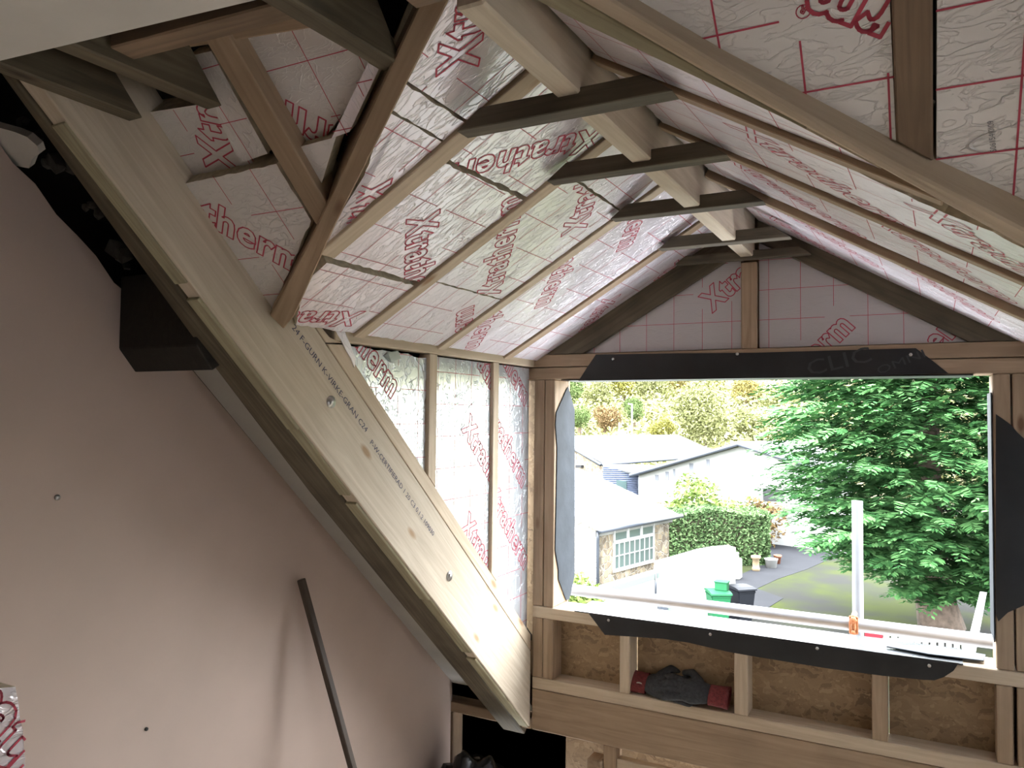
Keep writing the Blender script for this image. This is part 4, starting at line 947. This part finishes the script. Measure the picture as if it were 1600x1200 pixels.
# window of the cottage: three top lights over a wide barred pane
def onF(x, y, off=.12):
    k = pd.dot(A + pd * off); return onP(x, y, pd, k)
wn_ = empty('window_1', onF(990, 885)); tag(wn_, kind='structure')
w0, w1 = (onF(959, 830) - A).dot(hd_), (onF(1022, 815) - A).dot(hd_)
zt_, zb_ = onF(990, 821).z - ze, onF(990, 884).z - ze
def wrect(nm, u0, u1, z0, z1, mat, d0=.10, th=.05): return slab(nm, [H(u0, d0, z0), H(u1, d0, z0), H(u1, d0, z1), H(u0, d0, z1)], pd * th, mat, ho)
wrect('window_pane', w0, w1, zb_, zt_, 'glass_green', .135, .01)
zm_ = zb_ + (zt_ - zb_) * .68; fw = .05
for (a0_, a1_, b0_, b1_) in ((w0, w1, zt_ - fw, zt_), (w0, w1, zb_ - .05, zb_ + fw), (w0, w1, zm_ - fw, zm_ + fw), (w0, w0 + fw, zb_, zt_), (w1 - fw, w1, zb_, zt_)):
    wrect('window_frame', a0_, a1_, b0_, b1_, 'paint_white', .09, .06)
for k in (1, 2):
    u = w0 + (w1 - w0) * k / 3; wrect('window_mullion', u - .05, u + .05, zm_, zt_, 'paint_white', .09, .06)
for k in range(1, 8):
    u = w0 + (w1 - w0) * k / 8; wrect('window_bar', u - .009, u + .009, zb_, zm_, 'paint_white', .10, .03)
wrect('window_bar', w0, w1, (zb_ + zm_) / 2 - .014, (zb_ + zm_) / 2 + .014, 'paint_white', .10, .03)
bpy.data.objects.remove(wn_)

# ------------------------------------------------------------------ white yard wall in front of the cottage
W1 = onZ(1145, 966, GZ); W0 = V3((-8.6, 20.6, GZ)); wd = (W1 - W0); wd.z = 0; wd.normalize(); wp = V3((-wd.y, wd.x, 0)); kW = wp.dot(W1)
def wpt(x, y): return onP(x, y, wp, kW)
tops = [wpt(890, 935), wpt(950, 917), wpt(1030, 893.5), wpt(1031, 880), wpt(1060, 872), wpt(1098, 861), wpt(1120, 857), wpt(1146, 855)]
yw_ = slab('yard_wall', [V3((tops[0].x, tops[0].y, GZ))] + tops + [V3((tops[-1].x, tops[-1].y, GZ))], wp * .35, 'render_white', U=wd); tag(yw_, 'white rendered yard wall below the cottage window', 'wall')
slab('coping', [wpt(955, 916) - wp * .03, wpt(1030, 894) - wp * .03, wpt(1030, 902) - wp * .03, wpt(955, 926) - wp * .03], wp * .05, 'fascia_green', yw_)
slab('wall_pier', [wpt(1132, 856) - wp * .06, wpt(1148, 855) - wp * .06, wpt(1147, 966) - wp * .06, wpt(1132, 966) - wp * .06], wp * .45, 'render_dirty', yw_)
tube('downpipe', [wpt(1024, 894) - wp * .05, wpt(1023, 935) - wp * .05], .03, 'gutter', yw_, seg=6)
tag(slab('yard_gate', [wpt(1053.5, 895) - wp * .12, wpt(1053.5, 965) - wp * .12, wpt(1038, 965) - wp * .12, wpt(1038, 935) - wp * .12, wpt(1048, 912) - wp * .12], wp * .06, 'door_green'), 'pale green gate leaf standing open against the white yard wall', 'gate')
tag(slab('gate_post', [wpt(1025, 928) - wp * .3, wpt(1037, 928) - wp * .3, wpt(1037, 966) - wp * .3, wpt(1025, 966) - wp * .3], wp * .2, 'gutter'), 'dark post beside the green gate', 'post')
# raised kerb stones at the right end of the wall
for k, (x0, y0, x1, y1) in enumerate(((1148, 880, 1158, 905), (1146, 868, 1154, 884))):
    p0 = onZ((x0 + x1) / 2, y1, GZ)
    tag(box('stone_block', (p0.x - .35, p0.y - .2, GZ), (p0.x + .1, p0.y + .3, GZ + .75 - .2 * k), 'render_dirty', bevel=.04), ('weathered stone block at the end of the white yard wall', 'smaller stone block behind the end of the white yard wall')[k], 'stone block')

# ------------------------------------------------------------------ wheelie bins
def wheelie(p, rz, mat, lab, lidmat=None):
    r = empty('wheelie_bin', p); tag(r, lab, 'bin'); Mw = Matrix.Translation(p) @ Matrix.Rotation(rz, 4, 'Z'); r.rotation_euler = (0, 0, rz); PW[r.name] = Mw
    bm = bmesh.new(); rings = []
    for z, sx, sy in ((.04, .21, .25), (.5, .24, .30), (.95, .27, .35), (.96, .29, .37), (1.0, .29, .37)):
        rings.append([bm.verts.new((a_ * sx, b_ * sy, z)) for a_, b_ in ((-1, -1), (1, -1), (1, 1), (-1, 1))])
    for i in range(4):
        for k in range(4): bm.faces.new((rings[i][k], rings[i][(k + 1) % 4], rings[i + 1][(k + 1) % 4], rings[i + 1][k]))
    bm.faces.new(rings[0][::-1]); bm.faces.new(rings[-1])
    bmesh.ops.bevel(bm, geom=list(bm.edges), offset=.02, segments=2, affect='EDGES')
    me = bpy.data.meshes.new('bin_body'); bm.to_mesh(me); bm.free(); link('bin_body', me, mat, r, Mw.copy())
    bm = bmesh.new()
    pr_ = [(-.39, 1.01), (-.38, 1.05), (-.2, 1.085), (.2, 1.085), (.40, 1.05), (.40, 1.01)]
    Lf = [bm.verts.new((-.30, y, z)) for y, z in pr_]; Rt = [bm.verts.new((.30, y, z)) for y, z in pr_]
    bm.faces.new(Lf[::-1]); bm.faces.new(Rt)
    for i in range(6): bm.faces.new((Lf[i], Lf[(i + 1) % 6], Rt[(i + 1) % 6], Rt[i]))
    bmesh.ops.recalc_face_normals(bm, faces=bm.faces)
    me = bpy.data.meshes.new('lid'); bm.to_mesh(me); bm.free(); link('lid', me, lidmat or mat, r, Mw.copy())
    for sg in (-1, 1):
        c = Mw @ V3((sg * .25, .34, .10)); ax = (Mw.to_3x3() @ V3((1, 0, 0))).normalized()
        tube('wheel', [c - ax * .03, c + ax * .03], .10, 'bin_black', r, seg=14)
    hb = [Mw @ V3((-.22, .42, .98)), Mw @ V3((.22, .42, .98))]; tube('handle', hb, .018, mat, r, seg=6)
    return r
pg = onZ(1126, 978, GZ) ; wheelie(V3((pg.x, pg.y - .3, GZ)), .5, 'bin_green', 'green wheelie bin standing in front of the white yard wall')
pg = onZ(1160, 974, GZ); wheelie(V3((pg.x - .05, pg.y, GZ)), .75, 'bin_black', 'black wheelie bin at the end of the white yard wall')
pg = onZ(1126, 978, GZ)
bz = GZ + 1.086; rbx = empty('recycling_box', V3((pg.x + .1, pg.y - .25, bz))); tag(rbx, 'small green box resting on the lid of the green wheelie bin', 'box')
slab('box_body', [(pg.x - .08, pg.y - .40, bz), (pg.x + .27, pg.y - .40, bz), (pg.x + .27, pg.y - .12, bz), (pg.x - .08, pg.y - .12, bz)], (0, 0, .24), 'bin_green', rbx, bevel=.015)
slab('box_rim', [(pg.x - .10, pg.y - .42, bz + .22), (pg.x + .29, pg.y - .42, bz + .22), (pg.x + .29, pg.y - .10, bz + .22), (pg.x - .10, pg.y - .10, bz + .22)], (0, 0, .035), 'bin_green', rbx, bevel=.01)

# ------------------------------------------------------------------ pots by the hedge
def pot(name, p, prof, mat, lab):
    bm = bmesh.new(); N = 14; rings = [[bm.verts.new((math.cos(k * 6.2832 / N) * r, math.sin(k * 6.2832 / N) * r, z)) for k in range(N)] for r, z in prof]
    for i in range(len(rings) - 1):
        for k in range(N): bm.faces.new((rings[i][k], rings[i][(k + 1) % N], rings[i + 1][(k + 1) % N], rings[i + 1][k]))
    bm.faces.new(rings[0][::-1])
    for f in bm.faces: f.smooth = True
    me = bpy.data.meshes.new(name); bm.to_mesh(me); bm.free()
    return tag(link(name, me, mat, None, Matrix.Translation(p)), lab, 'pot')
pot('chimney_pot', onZ(1181, 892, GZ), ((.15, 0), (.15, .12), (.13, .15), (.13, .45), (.19, .5), (.19, .58), (.14, .6), (.12, .5)), 'pot_beige', 'tall beige chimney pot standing on the yard before the hedge')
pot('planter', onZ(1205, 887, GZ), ((.20, 0), (.25, .32), (.27, .33), (.27, .36), (.23, .36), (.21, .2)), 'paint_white', 'white tub planter beside the tarmac drive')
pot('flower_pot', onZ(1215, 881, GZ), ((.10, 0), (.14, .28), (.16, .28), (.16, .36), (.13, .36), (.11, .2)), 'terracotta', 'small terracotta pot behind the white tub')

# ------------------------------------------------------------------ hedge, bushes
def hedge(name, p0, p1, dep, hgt, n, s, mat, lab):
    d = (p1 - p0); L_ = d.length; d.normalize(); q = V3((-d.y, d.x, 0)); Q = []
    for i in range(n):
        u = random.uniform(0, L_); f = random.random()
        if f < .45: v, z = random.uniform(0, dep), hgt - abs(random.gauss(0, .10))
        elif f < .85: v, z = abs(random.gauss(0, .12)), random.uniform(0, hgt)
        else: v, z = random.uniform(0, dep), random.uniform(0, hgt); u = L_ - abs(random.gauss(0, .12))
        if f >= .85: pass
        Q.append(leafquad(d * u + q * v + V3((0, 0, z + .12 * math.sin(u * 2.1))), s * random.uniform(.6, 1.3)))
    rt = empty(name, p0); tag(rt, lab, 'hedge')
    quads_mesh('foliage', Q, mat, rt, Matrix.Translation(p0))
    slab('hedge_core', [p0 + q * .2 + d * .1, p1 + q * .2 - d * .2, p1 + q * (dep - .2) - d * .2, p0 + q * (dep - .2) + d * .1], V3((0, 0, hgt - .15)), 'bark', rt)
    return rt
h1 = onZ(1204, 884, GZ); h0 = h1 + (B - A).normalized() * 0 + V3((-5.2, -3.0, 0))
hedge('clipped_hedge', h0, h1, 2.4, 2.15, 22000, .11, 'leaf_hedge', 'clipped green hedge between the cottage and the tarmac drive')
def bush(base, rr, mat, n, s, lab, cat='bush'): return tree('bush', base, Vector(base) + V3((0, 0, rr[2] * .9)), rr, mat, n, s, lab, cat, trunk=.04)
p = at(1080, 790, 34); bush(V3((p.x, p.y, p.z - 1.2)), (1.5, 1.5, 1.5), 'leaf_fresh', 1500, .17, 'yellow-green bush rising behind the hedge beside the cottage roof')
p = at(1150, 800, 37); bush(V3((p.x, p.y, p.z - 1.4)), (1.9, 1.2, 1.2), 'leaf_fresh', 1200, .17, 'loose leafy bush behind the middle of the hedge')
p = at(1190, 800, 36); bush(V3((p.x, p.y, p.z - 1.6)), (1.1, 1.1, 1.3), 'leaf_rust', 900, .14, 'brownish bush at the right end of the hedge')
p = at(916, 920, 17.5); bush(V3((p.x - .1, p.y, p.z - .9)), (.62, .6, .75), 'leaf_fresh', 1500, .10, 'bright green bush at the lower left of the window view')
# ------------------------------------------------------------------ fences
def fence(name, p0, p1, n, hgt, bw, mat, lab, pointed=False):
    rt = empty(name, p0); tag(rt, lab, 'fence'); d = (p1 - p0); L_ = d.length; d = d.normalized(); q = V3((-d.y, d.x, 0))
    for z in (.25, hgt * .75): slab('rail', [p0 + V3((0, 0, z)), p1 + V3((0, 0, z)), p1 + V3((0, 0, z + .08)), p0 + V3((0, 0, z + .08))], q * .04, mat, rt)
    for i in range(n):
        u = L_ * (i + .5) / n; c = p0 + d * u - q * .02
        pts = [c - d * bw / 2, c + d * bw / 2, c + d * bw / 2 + V3((0, 0, hgt - .06)), c + V3((0, 0, hgt if pointed else hgt - .06)), c - d * bw / 2 + V3((0, 0, hgt - .06))]
        slab('fence_board', pts, -q * .02, mat, rt)
    return rt
a = at(953, 948, 18.3); b = at(1018, 958, 18.0); a.z = b.z = GZ
fence('board_fence', a, b, 10, 1.85, .13, 'fence_wood', 'weathered board fence below the white yard wall')
a = at(1378, 1000, 18.4); b = at(1512, 1010, 18.4); a.z = b.z = GZ
fence('picket_fence', a, b, 11, .98, .12, 'paint_white', 'white picket fence below the conifer, behind the scaffold rail', True)
a = at(1520, 1000, 18.6); a.z = GZ
tag(slab('prop_board', [a + V3((-.25, 0, 0)), a + V3((-.02, 0, 0)), a + V3((.30, 0, 1.9)), a + V3((.16, 0, 1.9))], (0, .05, 0), 'paint_white'), 'pale sloping board leaning beside the picket fence', 'board')
tag(box('grey_panel', (onY(1572, 985, 15).x - 1.3, 14.9, -4.85), (onY(1572, 985, 15).x + .5, 15.0, -4.1), 'gutter'), 'dark grey panel at the right edge of the window behind the rail', 'panel')
a = at(1185, 840, 46); b = at(1300, 855, 46); a.z = b.z = GZ
fence('close_board_fence', a, b, 16, 1.7, .25, 'gutter', 'dark fence far behind the conifer at the end of the drive')

# ------------------------------------------------------------------ far buildings
fb = empty('long_shed', at(980, 745, 46)); tag(fb, 'long pale-roofed shed with a stone gable behind the cottage', 'shed')
e0_, e1_, r1_, r0_ = at(942, 723, 44), at(1125, 709, 52), at(1060, 679.5, 58), at(870, 681, 50)
e2_ = at(870, 686, 50.5)
rf2 = slab('roof', [e0_, e1_, at(1118, 706, 53), r1_, r0_, at(884, 692, 47)], V3((0, .1, -.15)), 'roof_sheet', fb)
tube('gutter', [e0_ + V3((0, -.1, -.1)), e1_ + V3((0, -.1, -.1))], .10, 'gutter', fb, seg=6)
tube('verge', [e0_ + V3((-.1, -.1, -.12)), at(884, 693.5, 47)], .09, 'gutter', fb, seg=6)
for k in range(9): 
    q = r0_.lerp(r1_, .08 + k * .1); box('ridge_clip', (q.x - .25, q.y - .3, q.z - .12), (q.x + .25, q.y - .2, q.z + .02), 'gutter', fb, bevel=0)
g0_, g1_ = at(943, 726, 44.2), at(880, 694, 47.2)
slab('gable_wall', [V3((g0_.x, g0_.y, GZ)), g0_, g1_, V3((g1_.x, g1_.y, GZ))], (.2, .3, 0), 'stone', fb)
slab('vent', [at(899, 727, 45.6), at(908, 727, 45.4), at(908, 731, 45.4), at(899, 731, 45.6)], (.05, .3, 0), 'dark_void', fb)
fc = empty('clad_lean_to', at(970, 770, 43)); tag(fc, 'low lean-to with blue corrugated cladding and a small dark window', 'shed')
c0, c1, c2, c3 = at(942, 729, 43), at(999, 742, 43), at(1000, 776, 43), at(942, 776, 43)
slab('wall', [c0, c1, V3((c1.x, c1.y, GZ)), V3((c0.x, c0.y, GZ))], (0, .2, 0), 'cladding_blue', fc)
for k in range(16):
    t = k / 16; p_, q_ = at(942, 730 + k * 3, 42.95), at(999, 730 + k * 3, 42.95)
    if k < 4: p_ = at(942, 730 + k * 3, 42.95); q_ = at(942 + 57 * (k + 1) / 5, 730 + k * 3, 42.95)
    tube('corrugation', [p_, q_], .035, 'cladding_blue', fc, seg=5)
slab('window', [at(963, 750, 42.85), at(979, 752, 42.85), at(979, 770, 42.85), at(963, 768, 42.85)], (0, .1, 0), 'glass_dark', fc)
slab('roof', [at(942, 727, 43.2), at(999, 741, 42.6), at(1040, 728, 46), at(950, 724, 45)], (0, .05, -.1), 'roof_sheet', fc)
tube('downpipe', [at(1000, 746, 42.5), at(1000, 776, 42.5)], .12, 'gutter', fc, seg=6)
gd = empty('white_gabled_barn', at(1100, 780, 42)); tag(gd, 'white gabled barn with vertical cladding beyond the hedge', 'barn')
DB = 42.0
def k_(x, y, o=0.0): 
    d = ray(x, y); nb_ = V3((.25, 1, 0)).normalized(); return d * ((nb_.dot(ray(1000, 742) * DB) + o) / nb_.dot(d))
ap, le, re_ = k_(1158, 697), k_(998, 743), k_(1330, 752)
slab('wall', [V3((le.x, le.y, GZ)), le, ap, re_, V3((re_.x, re_.y, GZ))], V3((.05, .25, 0)), 'render_white', gd)
bk = V3((1.2, 9, 0)); fr = V3((-.06, -.35, .10))
slab('roof', [le + fr + V3((-.3, 0, -.1)), ap + fr, ap + bk, le + bk + V3((-.3, 0, -.1))], (0, 0, .12), 'roof_sheet', gd)
slab('roof', [re_ + fr, ap + fr, ap + bk, re_ + bk], (0, 0, .12), 'roof_sheet', gd)
tube('bargeboard', [le + fr + V3((-.3, -.05, -.1)), ap + fr + V3((0, -.05, 0))], .10, 'gutter', gd, seg=6)
tube('bargeboard', [re_ + fr, ap + fr + V3((0, -.05, 0))], .10, 'gutter', gd, seg=6)
plain('cladding_shade', (0.12, 0.126, 0.144), .8)
for x_, y0_, y1_, w_ in ((1026, 742, 751, 5), (1042, 737, 751, 5), (1053, 733, 750, 3), (1080, 724, 754, 6), (1106, 718, 756, 5)):  # shadows of the cladding painted on the wall as flat grey strips
    slab('cladding_shadow', [k_(x_ - w_ / 2, y0_, -.03), k_(x_ + w_ / 2, y0_, -.03), k_(x_ + w_ / 2, y1_, -.03), k_(x_ - w_ / 2, y1_, -.03)], (.01, .05, 0), 'cladding_shade', gd)
slab('doorway', [k_(1192, 763, -.04), k_(1225, 766, -.04), k_(1225, 783, -.04), k_(1192, 783, -.04)], (.01, .05, 0), 'dark_void', gd)
slab('plinth', [k_(1000, 784, -.05), k_(1000, 800, -.05), k_(1230, 806, -.05), k_(1230, 790, -.05)], (.01, .05, 0), 'stone', gd)

# ------------------------------------------------------------------ lamp posts
for x_, y0_, y1_, dp, lab in ((987.5, 632, 690, 66, 'thin pale lamp post rising above the long shed roof'), (967.5, 661, 690, 66, 'short pale post left of the lamp post above the shed roof')):
    p0, p1 = at(x_, y1_, dp), at(x_, y0_, dp)
    r = empty('lamp_post', p0); tag(r, lab, 'lamp post'); tube('post', [p0, p1], .07, 'paint_white', r, seg=6)
    if y0_ < 640: tube('lamp_arm', [p1, p1 + V3((-.35, 0, .05))], .06, 'paint_white', r, seg=5)

# ------------------------------------------------------------------ autumn trees on the hill
HT = ((880, 600, 34, 92, 'leaf_green', 'dark green tree on the hillside at the left edge of the window view'),
      (905, 648, 24, 80, 'leaf_green', 'green tree above the left end of the long shed roof'),
      (945, 655, 26, 84, 'leaf_rust', 'russet tree on the hillside above the long shed roof'),
      (990, 640, 22, 86, 'leaf_green', 'fresh green tree behind the lamp post'),
      (930, 612, 30, 108, 'leaf_pale', 'pale grey-green tree high on the hillside at left'),
      (975, 600, 28, 112, 'leaf_yellow', 'small yellow tree at the top of the hill at left'),
      (1020, 608, 30, 110, 'leaf_pale', 'pale tree below the middle of the window head'),
      (1062, 598, 34, 115, 'leaf_ochre', 'ochre tree along the hilltop at the centre'),
      (1035, 668, 22, 78, 'leaf_yellow', 'bright yellow tree left of the big pale tree'),
      (1100, 652, 62, 74, 'leaf_pale', 'big rounded pale yellow-green tree behind the barn roof'),
      (1118, 597, 26, 118, 'leaf_yellow', 'yellow tree on the hilltop right of centre'),
      (1165, 612, 30, 100, 'leaf_ochre', 'orange-yellow tree beside the conifer'),
      (1175, 665, 34, 82, 'leaf_pale', 'pale bushy tree between barn roof and conifer'),
      (850, 650, 40, 88, 'leaf_green', 'green tree hidden behind the left window post'),
      (1215, 640, 40, 96, 'leaf_pale', 'pale tree mostly behind the conifer'))
for x_, y_, rp, dp, mt, lab in HT:
    c = at(x_, y_, dp); r = rp / FPX * dp
    tree('hillside_tree', V3((c.x, c.y, c.z - r * 1.5)), c, (r, r, r * .95), mt, 4000 if rp < 40 else 8000, r * (.085 if rp < 40 else .06), lab, 'tree', 'autumn trees on the hillside', lumps=9, trunk=.18)
# rough scrub along the hillside foot
Q = []
for i in range(26000):
    u = random.uniform(-62, 8); v = random.uniform(64, 118)
    z = GZ - .3 + (v - 62) / 88 * 15.8
    Q.append(leafquad(V3((u, v, z + random.uniform(.1, 2.6) * (.4 + random.random()))), random.uniform(.25, .55)))
sc = quads_mesh('scrub', Q, 'leaf_pale'); tag(sc, 'tangle of pale autumn scrub covering the hillside', 'scrub', kind='stuff')

# ------------------------------------------------------------------ scaffold
sr_ = empty('scaffold_rail', V3((-.3, 3.5, -.84))); tag(sr_, 'horizontal galvanised scaffold rail across the lower window opening', 'scaffold pole')
tube('tube', [V3((-2.2, 3.5, -.842)), V3((.62, 3.5, -.840))], .0265, 'galvanised', sr_, seg=18)
ss = empty('scaffold_standard', V3((-.26, 3.57, -2))); tag(ss, 'upright galvanised scaffold pole standing before the conifer', 'scaffold pole')
tube('tube', [V3((-.262, 3.575, -5.9)), V3((-.258, 3.575, -.345))], .0215, 'galvanised_dull', ss, seg=18)
cp = empty('scaffold_coupler', V3((-.262, 3.52, -.84))); tag(cp, 'rusty orange coupler joining the scaffold rail to the upright', 'coupler')
box('clamp_plate', (-.285, 3.468, -.872), (-.250, 3.476, -.80), 'coupler_rust', cp, bevel=.003)
tube('clamp_band', [V3((-.268, 3.535, -.875)), V3((-.268, 3.47, -.872)), V3((-.268, 3.463, -.84)), V3((-.268, 3.47, -.806)), V3((-.268, 3.535, -.803))], .011, 'coupler_rust', cp, seg=8)
tube('clamp_nut', [V3((-.268, 3.470, -.815)), V3((-.268, 3.450, -.815))], .014, 'coupler_rust', cp, seg=6)
tube('clamp_bolt', [V3((-.268, 3.470, -.862)), V3((-.268, 3.445, -.862))], .008, 'coupler_rust', cp, seg=8)
st = box('safety_tag', (-.232, 3.55, -.945), (-.165, 3.553, -.868), 'tag_red', bevel=0); tag(st, 'red plastic tag hanging below the scaffold rail', 'tag')
